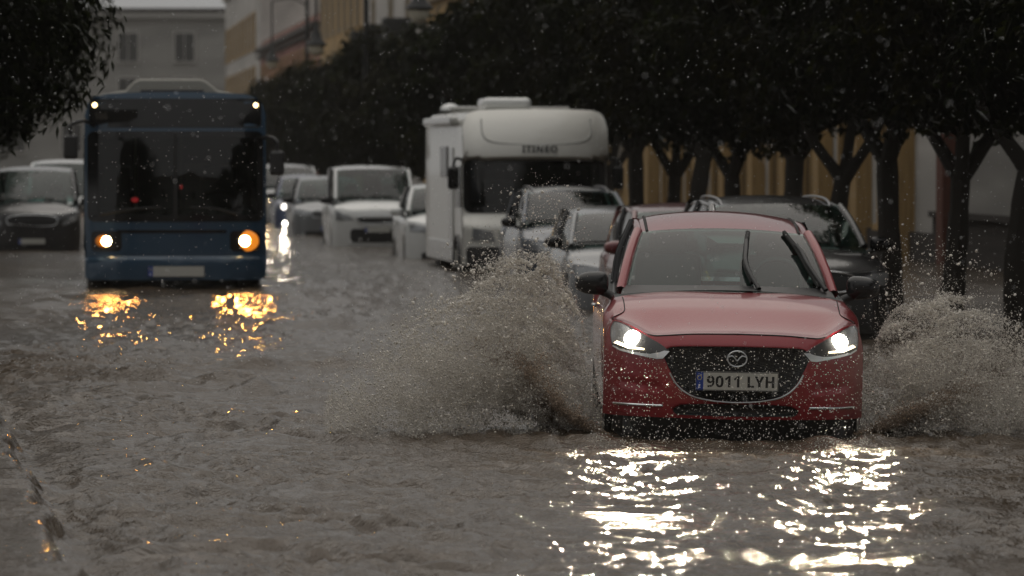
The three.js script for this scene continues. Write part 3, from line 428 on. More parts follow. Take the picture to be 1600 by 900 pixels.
{
  const L = 10.6, d = 64, g0 = 0.3, z0 = L / 2; // heights below are measured from the water, g0 lifts them to the road
  const bus = placeVehicle('city_bus', 'dark blue city bus with two glowing amber headlights driving through the flood', 'bus', 275, d, L, 0.085);
  bus.position.y = -g0 + 0.04;
  const F = (x, y) => 0.10 * Math.pow(x / 1.25, 2) + 0.16 * Math.pow(Math.abs(x) / 1.25, 8) + 0.2 * Math.pow(Math.max(0, y - g0 - 0.9) / 1.9, 2) + (y < g0 + 0.38 ? -0.05 : 0);
  const half = [[0, 2.69], [0.5, 2.685], [0.95, 2.665], [1.12, 2.62], [1.21, 2.53], [1.25, 2.38], [1.255, 1.7], [1.255, 0.9], [1.25, 0.12]].map(([x, y]) => [x, y + g0]);
  const hole = rectPoly(-1.12, 0.98 + g0, 1.17, 2.1 + g0, 0.08);
  mesh('body', boxBody({ half, L, F, z0, hole: shrink(hole, -0.01) }), M.busBlue, bus);
  mesh('display_band', panel(F, z0, rectPoly(-1.19, 2.2 + g0, 1.19, 2.6 + g0, 0.06), 0.012, 0.02, 0.08), M.gloss, bus);
  const outer = densify(rectPoly(-1.215, 0.9 + g0, 1.215, 2.15 + g0, 0.1)), n = outer.length;
  const inner = outer.map(([x, y]) => [clamp(x, -1.07, 1.12), clamp(y, 1.0 + g0, 2.06 + g0)]);
  mesh('windscreen_frame', framePanel(F, z0, outer, inner, 0.01, 0.08), M.gloss, bus);
  mesh('windscreen', panel(F, z0, hole, 0.002, 0.004, 0.12), M.darkGlass, bus);
  mesh('windscreen_divider', panel(F, z0, rectPoly(-0.03, 0.95 + g0, 0.02, 2.12 + g0, 0.01), 0.02, 0.04, 0.1), M.rubber, bus);
  mesh('body_groove', panel(F, z0, rectPoly(-0.82, 0.745 + g0, 0.7, 0.79 + g0, 0.02), 0.006, 0.01, 0.1), M.gloss, bus);
  mesh('bumper', panel((x, y) => F(x, Math.max(y, g0 + 0.39)) - 0.02 + 0.12 * Math.pow(Math.max(0, y - g0 - 0.36) / 0.06, 2) * 0.3, z0, rectPoly(-1.22, 0.1 + g0, 1.22, 0.42 + g0, 0.05), 0.05, 0.15, 0.08), M.busBlue, bus);
  for (const s of [1, -1]) mesh('wiper', tube([[s * 0.95 - 0.1, 1.0], [s * 0.55, 1.08], [s * 0.2, 1.1]].map(([x, y]) => V3(x, y + g0, z0 - F(x, y + g0) + 0.04)), 0.018, 14, 6), M.rubber, bus);
  mesh('lower_panel', panel(F, z0, rectPoly(-0.82, 0.45 + g0, 0.78, 0.72 + g0, 0.03), 0.01, 0.01, 0.08), M.busBlue, bus);
  plate(bus, '', 0.78, 0.15, 0, 0.22 + g0, z0 + 0.12);
  for (const s of [1, -1]) {
    const lx = s * 0.953, ly = 0.635 + g0, lz = z0 - F(lx, ly), lamp = new THREE.Group(); lamp.name = 'headlight'; bus.add(lamp);
    mesh('lamp_housing', panel(F, z0, rectPoly(lx - 0.21, ly - 0.14, lx + 0.21, ly + 0.14, 0.06), 0.012, 0.02), M.gloss, lamp);
    mesh('lamp_bulb', new THREE.SphereGeometry(s > 0 ? 0.075 : 0.065, 20, 14).scale(1, 1, 0.5).translate(lx, ly, lz + 0.02), M.busLamp, lamp);
    mesh('turn_signal_glow', new THREE.SphereGeometry(s > 0 ? 0.17 : 0.1, 20, 12).scale(1, 0.85, 0.25).translate(lx + (s > 0 ? 0.02 : -0.05), ly, lz - 0.005), s > 0 ? M.amberGlow : M.amberDim, lamp);  // turn signal enlarged so its emission imitates the amber glow round the bulb
    const sp = new THREE.SpotLight(0xffa040, s > 0 ? 7 : 3.5, 0, 0.34, 0.8, 2); sp.castShadow = true; sp.shadow.radius = 3.5; sp.position.set(lx, ly, lz + 0.16); sp.target.position.set(lx, ly - 1.2, lz + 20); bus.add(sp, sp.target);
    mesh('marker_light', new THREE.SphereGeometry(0.03, 12, 8).translate(s * 1.11, 2.51 + g0, z0 - F(1.11, 2.51 + g0) + 0.015), M.marker, bus);
    // mirrors on bent arms
    const my = s > 0 ? 1.71 + g0 : 1.93 + g0, mx = s > 0 ? 1.39 : -1.44; const mr = new THREE.Group(); mr.name = 'side_mirror'; bus.add(mr);
    mesh('mirror_housing', rbox(0.2, 0.34, 0.12, 0.045, mx, my, z0 + 0.1), M.plastic, mr);
    mesh('mirror_arm', tube([V3(s * 1.2, my + 0.34, z0 - 0.25), V3(s * 1.28, my + 0.36, z0 - 0.02), V3(mx, my + 0.3, z0 + 0.1), V3(mx, my + 0.15, z0 + 0.1)], 0.028, 16, 6), M.plastic, mr);
    for (const zf of [2.6, 7.9]) wheel(bus, s * 1.08, 0.48, z0 - zf, 0.48, 0.3, M.chromeDull);
    for (let k = 0; k < 6; k++) mesh('side_window', rbox(0.02, 0.9, 1.45, 0.008, s * 1.255, 1.62 + g0, z0 - 1.7 - k * 1.55), M.gloss, bus);
    for (let k = 0; k < 4; k++) mesh('passenger_seat', merge([rbox(0.42, 0.62, 0.1, 0.04, s * 0.8, 1.35 + g0, z0 - 3 - k * 1.2), rbox(0.42, 0.1, 0.42, 0.04, s * 0.8, 1.02 + g0, z0 - 2.8 - k * 1.2)]), std(0.05, 0.08, 0.09, 0.8), bus);
  }
  mesh('cabin_floor', box(2.4, 0.04, 9.4, 0, 0.5 + g0, 0), M.interior, bus);
  mesh('cabin_lining', merge([box(2.4, 0.02, 9.6, 0, 2.5 + g0, -0.2), box(0.02, 0.5, 9.6, -1.22, 0.9 + g0, -0.2), box(0.02, 0.5, 9.6, 1.22, 0.9 + g0, -0.2)]), std(0.16, 0.17, 0.16, 0.8), bus);
  mesh('dashboard', rbox(2.2, 0.35, 0.55, 0.08, 0, 0.9 + g0, z0 - 0.65), M.interior, bus);
  mesh('driver_seat', merge([rbox(0.5, 0.75, 0.16, 0.06, 0.62, 1.3 + g0, z0 - 1.75), rbox(0.3, 0.2, 0.1, 0.05, 0.62, 1.76 + g0, z0 - 1.78), rbox(0.5, 0.16, 0.5, 0.05, 0.62, 0.95 + g0, z0 - 1.5)]), M.seat, bus);
  { const sw = mesh('steering_wheel', new THREE.TorusGeometry(0.23, 0.022, 8, 26).rotateX(-0.9), M.plastic, bus); sw.position.set(0.62, 1.16 + g0, z0 - 1.0); }
  mesh('cab_partition', merge([box(0.05, 1.5, 0.05, 0.1, 1.4 + g0, z0 - 1.95), box(0.95, 1.0, 0.03, 0.62, 1.2 + g0, z0 - 2.05)]), std(0.1, 0.11, 0.11, 0.5), bus);
  mesh('grab_pole', new THREE.CylinderGeometry(0.022, 0.022, 1.9, 8).translate(-0.55, 1.5 + g0, z0 - 1.6), std(0.5, 0.5, 0.4, 0.4), bus);
  mesh('red_reflection', new THREE.SphereGeometry(0.034, 10, 8).scale(1.5, 1, 1).translate(-0.56, 1.2 + g0, z0 - 0.42), M.redReflection, bus);  // red light reflected in the windscreen, put in as a glowing bead
  mesh('red_reflection', new THREE.SphereGeometry(0.02, 10, 8).scale(0.8, 1.5, 1).translate(0.08, 1.38 + g0, z0 - 0.42), M.redReflection, bus);  // second reflected red light, likewise modelled as a glowing bead
  mesh('door_glass', rbox(0.02, 1.6, 1.15, 0.008, -1.257, 1.3 + g0, z0 - 0.95), M.darkGlass, bus);
  // roof unit
  const ac = new THREE.Shape([[-1.1, 0], [-0.62, 0.05], [-0.5, 0.18], [-0.42, 0.21], [0.42, 0.21], [0.5, 0.18], [0.66, 0.05], [1.05, 0]].map(([x, y]) => new THREE.Vector2(x, y)));
  mesh('air_conditioner', new THREE.ExtrudeGeometry(ac, { depth: 2.4, bevelEnabled: true, bevelSize: 0.03, bevelThickness: 0.05, bevelSegments: 2 }).translate(-0.05, 2.66 + g0, z0 - 4.4), std(0.27, 0.26, 0.23, 0.6), bus);
  mesh('roof_vent', rbox(0.32, 0.05, 0.7, 0.02, -0.03, 2.9 + g0, z0 - 3.2), M.trim, bus);
  mesh('roof_grille', rbox(0.9, 0.06, 0.05, 0.02, -0.02, 2.72 + g0, z0 - 1.93), M.trim, bus);
  const c = document.createElement('canvas'); c.width = 256; c.height = 64; const x = c.getContext('2d'); x.fillStyle = '#050505'; x.fillRect(0, 0, 256, 64); x.fillStyle = '#4a4640'; x.font = 'bold 46px sans-serif'; x.fillText('106', 10, 48);
  const t = new THREE.CanvasTexture(c); t.colorSpace = THREE.SRGBColorSpace;
  mesh('route_number', box(0.62, 0.17, 0.006, -0.83, 2.36 + g0, z0 - F(0.83, 2.36 + g0) + 0.045), [M.gloss, M.gloss, M.gloss, M.gloss, new THREE.MeshStandardMaterial({ map: t, roughness: 0.12 }), M.gloss], bus);
}
{
  const L = 6.6, d = 72.6, g0 = 0.22, z0 = L / 2;
  const mh = placeVehicle('motorhome', 'tall white motorhome with an overhanging roof cap standing among the cars', 'motorhome', 840, d, L, 0.112);
  mh.position.y = -g0 + 0.0;
  const F = (x, y) => { const h = y - g0, a = Math.abs(x) / 1.15; return 0.07 * a * a + 0.16 * Math.pow(a, 8) + (h > 1.8 ? 0.34 * Math.pow((h - 1.8) / 0.8, 2) : h > 0.96 ? 0.2 + 0.1 * (h - 0.96) : 0.06 + 0.14 * sm(0.7, 0.96, h)); };
  const half = [[0, 2.58], [0.5, 2.575], [0.9, 2.56], [1.04, 2.52], [1.11, 2.43], [1.145, 2.28], [1.15, 1.9], [1.15, 1.82], [1.15, 1.78], [1.15, 1.2], [1.15, 0.9], [1.14, 0.14]].map(([x, y]) => [x, y + g0]);
  const hole = rectPoly(-1.06, 1.02 + g0, 1.06, 1.74 + g0, 0.1);
  mesh('body', boxBody({ half, L, F, z0, hole: shrink(hole, -0.01) }), M.cream, mh);
  const outer = densify(rectPoly(-1.13, 0.95 + g0, 1.13, 1.785 + g0, 0.12)), inner = outer.map(([x, y]) => [clamp(x, -1.02, 1.02), clamp(y, 1.05 + g0, 1.72 + g0)]);
  mesh('windscreen_frame', framePanel(F, z0, outer, inner, 0.012, 0.06), M.gloss, mh);
  mesh('windscreen', panel(F, z0, hole, 0.004, 0.004, 0.12), M.darkGlass, mh);
  mesh('cab_blind', box(2.1, 0.8, 0.03, 0, 1.4 + g0, z0 - 1.6), std(0.03, 0.04, 0.04, 0.9), mh);
  for (const s of [1, -1]) mesh('cab_seat', merge([rbox(0.5, 0.7, 0.16, 0.06, s * 0.5, 1.1 + g0, z0 - 1.3), rbox(0.28, 0.2, 0.1, 0.05, s * 0.5, 1.54 + g0, z0 - 1.33)]), M.seat, mh);
  mesh('dashboard', rbox(2.0, 0.2, 0.5, 0.06, 0, 0.98 + g0, z0 - 0.6), M.interior, mh);
  { const pts = [[-0.86, 2.42], [-0.84, 2.16], [-0.72, 2.07], [0.72, 2.07], [0.84, 2.16], [0.86, 2.42]].map(([x, y]) => V3(x, y + g0, z0 - F(x, y + g0) + 0.004)); mesh('cap_moulding', tube(pts, 0.014, 60, 6), M.panelGrey, mh); }
  const font = await new FontLoader().loadAsync('fonts/droid/droid_sans_bold.typeface.json');
  const tg = new TextGeometry('ITINEO', { font, size: 0.105, depth: 0.012, curveSegments: 4 }); tg.computeBoundingBox(); const tw = tg.boundingBox.max.x; tg.scale(0.56 / tw, 1, 1).translate(-0.25, 1.9 + g0, z0 - F(0, 1.95 + g0) + 0.012);
  mesh('lettering', tg, std(0.05, 0.05, 0.055, 0.5), mh);
  mesh('front_bumper', panel(F, z0, rectPoly(-1.1, 0.14 + g0, 1.1, 0.42 + g0, 0.06), 0.03, 0.05, 0.1), M.trim, mh);
  mesh('grille', panel(F, z0, rectPoly(-0.42, 0.44 + g0, 0.42, 0.62 + g0, 0.04), 0.012, 0.02, 0.1), M.plastic, mh);
  plate(mh, '', 0.52, 0.11, 0, 0.3 + g0, z0 + 0.02);
  for (const s of [1, -1]) {
    mesh('headlight', panel(F, z0, s > 0 ? [[0.66, 0.5], [1.02, 0.52], [1.0, 0.72], [0.7, 0.66]].map(([x, y]) => [x, y + g0]) : [[-0.66, 0.5], [-0.7, 0.66], [-1.0, 0.72], [-1.02, 0.52]].map(([x, y]) => [x, y + g0]), 0.014, 0.02, 0.08), std(0.35, 0.36, 0.37, 0.2, 0.5), mh);
    mesh('cab_side_window', rbox(0.02, 0.66, 0.85, 0.06, s * 1.155, 1.36 + g0, z0 - 0.95), M.gloss, mh);
    mesh('side_window', rbox(0.03, 0.5, 1.1, 0.06, s * 1.155, 1.75 + g0, z0 - 3.2), M.gloss, mh);
    mesh('side_door', rbox(0.03, 1.75, 0.62, 0.05, s * 1.153, 1.1 + g0, z0 - 2.0), M.panelGrey, mh);
    mesh('side_skirt', rbox(0.03, 0.3, 4.4, 0.02, s * 1.15, 0.32 + g0, z0 - 3.6), M.panelGrey, mh);
    mesh('wheel_arch', new THREE.TorusGeometry(0.42, 0.05, 8, 20, Math.PI).rotateY(Math.PI / 2).translate(s * 1.14, 0.36, z0 - 1.1), M.trim, mh);
    const mr = new THREE.Group(); mr.name = 'side_mirror'; mh.add(mr);
    mesh('mirror_housing', rbox(0.18, 0.36, 0.14, 0.05, s * 1.3, 1.5 + g0, z0 - 0.25), M.gloss, mr); mesh('mirror_arm', tube([V3(s * 1.12, 1.78 + g0, z0 - 0.4), V3(s * 1.26, 1.8 + g0, z0 - 0.28), V3(s * 1.3, 1.68 + g0, z0 - 0.25)], 0.025, 10, 6), M.gloss, mr);
    for (const zf of [1.1, 4.9]) wheel(mh, s * 1.0, 0.34, z0 - zf, 0.34, 0.22);
  }
  mesh('awning', rbox(0.14, 0.14, 4.6, 0.05, -1.2, 2.4 + g0, z0 - 3.4), M.panelGrey, mh);
  mesh('roof_air_conditioner', rbox(0.78, 0.19, 0.95, 0.08, -0.28, 2.68 + g0, z0 - 2.2), M.whitePaint, mh);
  mesh('roof_hatch', rbox(0.5, 0.07, 0.5, 0.03, -0.75, 2.62 + g0, z0 - 3.9), M.panelGrey, mh);
  mesh('roof_hatch', rbox(0.62, 0.05, 0.7, 0.02, 0.35, 2.6 + g0, z0 - 1.6), M.panelGrey, mh);
  mesh('satellite_dome', new THREE.SphereGeometry(0.17, 16, 8, 0, 7, 0, 1.6).scale(1, 0.7, 1).translate(-0.86, 2.6 + g0, z0 - 5.2), M.whitePaint, mh);
}

// ---------------------------------------------------------------- buildings
function windowOn(parent, w, h, x, y, z, frameMat, rot = 0) {
  const g = new THREE.Group(); g.name = 'window'; parent.add(g); g.position.set(x, y, z); g.rotation.y = rot;
  mesh('frame', merge([box(w + 0.3, 0.16, 0.12, 0, h / 2 + 0.08, 0.06), box(w + 0.36, 0.12, 0.2, 0, -h / 2 - 0.06, 0.1), box(0.14, h, 0.12, -w / 2 - 0.07, 0, 0.06), box(0.14, h, 0.12, w / 2 + 0.07, 0, 0.06), box(0.06, h, 0.06, 0, 0, 0.045)]), frameMat, g);
  mesh('pane', box(w, h, 0.03, 0, 0, 0.016), M.gloss, g); return g;
}
const plaster = (r, g, b, s) => { const t = noiseTexture(128, (u, v) => { const n = 0.86 + 0.08 * torus(u, v, 4, s) + 0.05 * torus(u, v, 16, s); return [n, n, n]; }, true); return std(r, g, b, 0.9, 0, { map: withRepeat(t, 0.25) }); };
const buildX = d => laneX(d) + 7.6;
// facades follow the right-hand building line; local x runs up the street towards the camera, local z faces the road
function facade(name, label, d0, d1, H, mat, trim, build) {
  const p = V3(buildX(d1), -0.1, -d1), len = (d1 - d0) * Math.hypot(1, 0.1);
  const g = thing(name, label, 'building', p, -Math.atan2(1, 0.1)); // the front face is at z = 0
  mesh('wall', box(len - 0.02, H, 10, len / 2, H / 2, -5), mat, g);
  mesh('cornice', merge([box(len, 0.3, 0.5, len / 2, H - 0.5, 0.2), box(len, 0.18, 0.34, len / 2, H - 0.95, 0.12)]), trim, g);
  mesh('roof', box(len, 0.25, 10, len / 2, H + 0.13, -5.2), std(0.2, 0.1, 0.07, 0.9), g);
  if (build) build(g, len); return g;
}
const cGrey = plaster(0.36, 0.35, 0.33, 1), cOchre = plaster(0.5, 0.33, 0.14, 2), cPink = plaster(0.42, 0.2, 0.17, 3), cWhite = plaster(0.55, 0.53, 0.5, 4), cRed = plaster(0.17, 0.065, 0.045, 5), cDark = plaster(0.05, 0.042, 0.038, 6), cSand = plaster(0.45, 0.38, 0.28, 7);
function windowsRow(g, len, ys, w, h, step, trim, mat) { for (const y of ys) for (let x = step * 0.6; x < len - step * 0.3; x += step) windowOn(g, w, h, x, y, 0, trim); }
facade('boundary_wall', 'pale rendered wall with dark base and red brown piers behind the nearest trunks', 44, 80, 5, cGrey, cGrey, (g, len) => {
  mesh('plinth', box(len, 0.9, 0.12, len / 2, 0.45, 0.062), cDark, g); mesh('plinth_cap', box(len, 0.1, 0.2, len / 2, 0.94, 0.1), cDark, g);
  for (const d of [52, 61, 70.5, 78.5]) mesh('pier', box(0.55, 4.6, 0.3, (80 - d) * 1.005, 2.3, 0.15), cRed, g);
});
facade('arcade_building', 'ochre and white building with pale bays behind the trunks left of centre right', 80.1, 118, 7, cWhite, cSand, (g, len) => {
  for (let k = 0; k < 9; k++) { mesh('pilaster', box(0.6, 6, 0.3, 1.2 + k * 4.3, 3, 0.15), cOchre, g); if (k < 8) windowOn(g, 1.2, 2.6, 3.4 + k * 4.3, 2.0, 0, cOchre); }
  mesh('plinth', box(len, 0.6, 0.1, len / 2, 0.3, 0.052), cDark, g);
});
facade('orange_house', 'ochre house rising above the tree tops at top centre', 118.1, 190, 9, cOchre, cSand, (g, len) => windowsRow(g, len, [2.2, 6], 1.3, 2, 4.2, cWhite));
facade('white_house', 'white house with a dark jutting balcony above the tree tops', 190.1, 226, 13, cWhite, cSand, (g, len) => {
  windowsRow(g, len, [2.4, 11], 1.2, 2.1, 4.5, cSand);
  for (const x of [8, 19, 29]) { const b = new THREE.Group(); b.name = 'balcony'; g.add(b); mesh('balcony_slab', box(2.6, 0.2, 1.1, x, 6.6, 0.55), cSand, b); mesh('balcony_railing', merge([...Array(14)].map((_, k) => box(0.05, 1, 0.05, x - 1.25 + k * 0.19, 7.2, 1.05)).concat([box(2.6, 0.07, 0.07, x, 7.7, 1.05), box(0.06, 1, 1.0, x - 1.27, 7.2, 0.53), box(0.06, 1, 1.0, x + 1.27, 7.2, 0.53)])), M.iron, b); windowOn(g, 1.2, 2.3, x, 7.9, 0, cSand); }
});
facade('tan_house', 'tan ochre house between the white house and the pink house', 226.1, 262, 14, cOchre, cPink, (g, len) => { windowsRow(g, len, [2.4, 6, 9.4], 1.2, 2, 5, cSand); mesh('string_course', box(len, 3.2, 0.1, len / 2, 4.4, 0.052), cPink, g); });
facade('pink_house', 'dusky pink house with a sloping dark cornice far down the street', 262.1, 335, 9.8, cPink, cDark, (g, len) => windowsRow(g, len, [3.4, 7], 1.4, 2.2, 6, cOchre));
facade('far_terrace', 'pale far house with ochre window surrounds beyond the pink house', 335.1, 400, 16, cWhite, cSand, (g, len) => windowsRow(g, len, [3, 7, 11], 1.6, 2.6, 6, cOchre));
{ // the block that closes the view
  const g = thing('far_block', 'grey apartment block closing the street, faded by rain', 'building', V3(-39, -0.1, -412));
  mesh('wall', box(56, 14.5, 14, 0, 7.25, -7), cGrey, g); mesh('cornice', box(57, 0.5, 0.6, 0, 14.2, 0.3), cGrey, g); mesh('roof', box(57, 0.3, 15, 0, 14.7, -7), cDark, g);
  for (let k = 0; k < 11; k++) for (const y of [3.4, 7.4, 11.4]) windowOn(g, 1.7, 2.5, -25 + k * 5, y, 0, cWhite);
}
{ // unseen houses added behind the camera to darken the glass and car fronts
  const g = thing('added_terrace', 'unseen pale terrace with two rows of windows, added behind the camera to darken the car fronts', 'building', V3(2, -0.1, 24), Math.PI);
  mesh('wall', box(64, 13, 8, 0, 6.5, -4), cGrey, g); mesh('cornice', box(64.6, 0.4, 0.5, 0, 12.7, 0.25), cSand, g); mesh('roof', box(65, 0.3, 8.6, 0, 13.2, -4), cDark, g);
  for (let k = 0; k < 12; k++) for (const y of [3, 8]) windowOn(g, 1.4, 2.2, -28 + k * 5, y, 0, cSand);
}
{ const g = thing('left_house', 'dim grey house front behind the dark people carrier on the left', 'building', V3(-22, -0.1, -118)); g.rotation.y = 0.1; mesh('wall', box(14, 7, 8, -2, 3.5, -4), cGrey, g); mesh('cornice', box(14.4, 0.3, 0.4, -2, 6.8, 0.2), cSand, g); for (let k = 0; k < 3; k++) for (const y of [1.8, 4.9]) windowOn(g, 1.2, 1.9, -6 + k * 4, y, 0, cSand); }

// ---------------------------------------------------------------- trees
function makeTree(seed, { H, cr, cb, leaves, leaf, trunkR = 0.13, lean = 0.3, fork = 1.3 }) {
  const r = rng(seed), out = {};
  const limbs = [], tips = [], p0 = V3(0, -0.15, 0), p1 = V3(lean * (r() - 0.5), fork * 0.55, lean * (r() - 0.5)), p2 = V3(p1.x + lean * (r() - 0.5), fork, p1.z + lean * (r() - 0.5));
  const taper = (pts, r0, r1) => { const c = new THREE.CatmullRomCurve3(pts), g = new THREE.TubeGeometry(c, 10, 1, 7), P = g.attributes.position; for (let i = 0; i <= 10; i++) { const q = c.getPointAt(i / 10), rr = lerp(r0, r1, i / 10) * (1 + 0.12 * n2(i * 0.9, seed)); for (let k = 0; k <= 7; k++) { const id = i * 8 + k; P.setXYZ(id, q.x + (P.getX(id) - q.x) * rr, q.y + (P.getY(id) - q.y) * rr, q.z + (P.getZ(id) - q.z) * rr); } } g.computeVertexNormals(); return g; };
  limbs.push(taper([p0, p1, p2], trunkR * 1.25, trunkR * 0.9));
  const nl = 3 + Math.floor(r() * 2), a0 = r() * 6.28;
  for (let k = 0; k < nl; k++) { const a = a0 + k * 6.28 / nl + r() * 0.6, e = V3(p2.x + Math.cos(a) * cr * 0.38, lerp(cb, H, 0.45 + r() * 0.2), p2.z + Math.sin(a) * cr * 0.38), m = p2.clone().lerp(e, 0.45).add(V3(Math.cos(a) * 0.18, -0.12, Math.sin(a) * 0.18)); limbs.push(taper([p2.clone().add(V3(0, -0.08, 0)), m, e], trunkR * 0.72, trunkR * 0.25)); tips.push(e); for (let q = 0; q < 2; q++) { const b = a + (r() - 0.5) * 2, f = V3(m.x + Math.cos(b) * cr * 0.55, lerp(cb, H, 0.4 + r() * 0.4), m.z + Math.sin(b) * cr * 0.55); limbs.push(taper([m, m.clone().lerp(f, 0.5).add(V3(0, 0.1, 0)), f], trunkR * 0.35, trunkR * 0.1)); tips.push(f); } }
  out.trunk = merge(limbs);
  const blobs = [], cy = (H + cb) / 2, ry = (H - cb) / 2;
  for (let k = 0; k < 26; k++) { const a = r() * 6.28, w = Math.sqrt(r()), y = (r() * 2 - 1), q = Math.sqrt(Math.max(0, 1 - y * y * 0.85)); blobs.push([Math.cos(a) * w * cr * 0.72 * q, cy + y * ry * 0.78, Math.sin(a) * w * cr * 0.72 * q, cr * (0.26 + 0.16 * r())]); }
  const P = new Float32Array(leaves * 12), N = new Float32Array(leaves * 12), ix = new Uint32Array(leaves * 6), ax = V3(), bx = V3(), nn = V3();
  for (let i = 0; i < leaves; i++) {
    const b = blobs[Math.floor(r() * blobs.length)], u = r() * 2 - 1, th = r() * 6.28, s = Math.sqrt(1 - u * u), rad = b[3] * Math.pow(r(), 0.4);
    const dir = V3(s * Math.cos(th), u, s * Math.sin(th)), c = V3(b[0] + dir.x * rad, b[1] + dir.y * rad * 0.85, b[2] + dir.z * rad);
    nn.copy(dir).add(V3(r() - 0.5, r() - 0.2, r() - 0.5).multiplyScalar(1.3)).normalize(); ax.set(r() - 0.5, r() - 0.9, r() - 0.5).cross(nn).normalize(); bx.copy(nn).cross(ax);
    const l = leaf * (0.7 + 0.6 * r()), w = l * 0.45, v = [c.clone().addScaledVector(bx, l), c.clone().addScaledVector(ax, w), c.clone().addScaledVector(bx, -l), c.clone().addScaledVector(ax, -w)]; v[0].y -= l * 0.3; v[2].y -= l * 0.1;
    v.forEach((q, k) => { P.set([q.x, q.y, q.z], i * 12 + k * 3); N.set([nn.x, nn.y, nn.z], i * 12 + k * 3); }); ix.set([i * 4, i * 4 + 1, i * 4 + 2, i * 4, i * 4 + 2, i * 4 + 3], i * 6);
  }
  const g = new THREE.BufferGeometry(); g.setAttribute('position', new THREE.BufferAttribute(P, 3)); g.setAttribute('normal', new THREE.BufferAttribute(N, 3)); g.setIndex(new THREE.BufferAttribute(ix, 1)); out.crown = g; return out;
}
const bark = std(0.035, 0.028, 0.022, 0.9, 0, { bumpMap: withRepeat(wetTex, 5), bumpScale: 0.02 });
const leafMats = [phys(0.085, 0.1, 0.018, { roughness: 0.5, transmission: 0.3, thickness: 0 }), phys(0.065, 0.088, 0.018, { roughness: 0.5, transmission: 0.3, thickness: 0 }), phys(0.11, 0.108, 0.018, { roughness: 0.5, transmission: 0.3, thickness: 0 })];
const nearTrees = [1, 2, 3].map(s => makeTree(40 + s, { H: 5.6, cr: 2.2, cb: 2.2, leaves: 14000, leaf: 0.08, fork: 1.85 }));
const farTrees = [1, 2].map(s => makeTree(60 + s, { H: 5.3, cr: 2.4, cb: 1.5, leaves: 5200, leaf: 0.14 }));
const treeX = d => laneX(d) + 2.3;
function plantTree(v, x, d, turn, scale, mi, label, group) { const t = thing('street_tree', label, 'tree', V3(x, -0.08, -d), turn, group); t.scale.setScalar(scale); mesh('trunk', v.trunk, bark, t); mesh('crown', v.crown, leafMats[mi % 3], t); return t; }
const nearD = [41, 45, 48.9, 52.5, 55.6, 59, 62.6, 67, 71.5, 75.6, 80, 85, 90.5], ord = ['first', 'second', 'third', 'fourth', 'fifth', 'sixth', 'seventh', 'eighth', 'ninth', 'tenth', 'eleventh', 'twelfth', 'thirteenth', 'fourteenth', 'fifteenth', 'sixteenth', 'seventeenth', 'eighteenth'];
nearD.forEach((d, i) => plantTree(nearTrees[i % 3], treeX(d) + 0.15 * Math.sin(i * 7), d, i * 2.1, 0.97 + 0.09 * Math.sin(i * 3.3), i, `dark leafy street tree on the right pavement, ${ord[i]} of the row counted from the camera`, 'street trees along the right pavement'));
for (let i = 0, d = 96; d < 215; i++, d += 6.2 + i * 0.12) plantTree(farTrees[i % 2], treeX(d) + 0.3 * Math.sin(i * 5), d, i * 1.7, 0.98 + 0.08 * Math.sin(i * 2.3), i, `round street tree in the hazy row beyond the motorhome, ${ord[i] ?? 'last'} of that row`, 'far street trees');
{ const lv = makeTree(91, { H: 7.4, cr: 3.3, cb: 1.95, leaves: 42000, leaf: 0.06, trunkR: 0.2, fork: 1.9 });
  plantTree(lv, -6.6, 47, 0.4, 1, 1, 'big dark tree overhanging the top left corner, nearest on the left', 'trees on the left pavement');
  plantTree(lv, -11.5, 62, 2.4, 0.95, 1, 'dark tree on the left pavement standing behind the one at the corner', 'trees on the left pavement');
  plantTree(lv, -10.4, 84, 4.1, 1.2, 0, 'dim tree on the left set above the dark people carrier to shade it', 'trees on the left pavement');  // moved and enlarged so the windscreen below mirrors dark leaves
  plantTree(lv, -12, 93, 0.9, 0.85, 1, 'dim tree on the left added right over the dark people carrier to darken it', 'trees on the left pavement');  // added tree, placed overhead to darken the carrier
  plantTree(lv, -7.4, 32, 1.2, 1, 1, 'unseen tree added for shade on the left pavement just outside the picture, near the camera', 'trees on the left pavement');  // out of view, added to darken the foreground water
  plantTree(lv, -9.2, 19, 5.2, 1, 1, 'unseen tree added for shade on the left pavement beside the camera, out of the picture', 'trees on the left pavement');  // also unseen, added so its canopy shades the near water
  [36.5, 32, 27, 22].forEach((d, i) => plantTree(nearTrees[i % 3], treeX(d) - 0.4, d, i * 2.7, 1.12, i, `unseen leafy street tree added for shade right of the picture, ${ord[i]} of those outside its right edge`, 'street trees along the right pavement')); }  // unseen trees added to darken the water towards the right

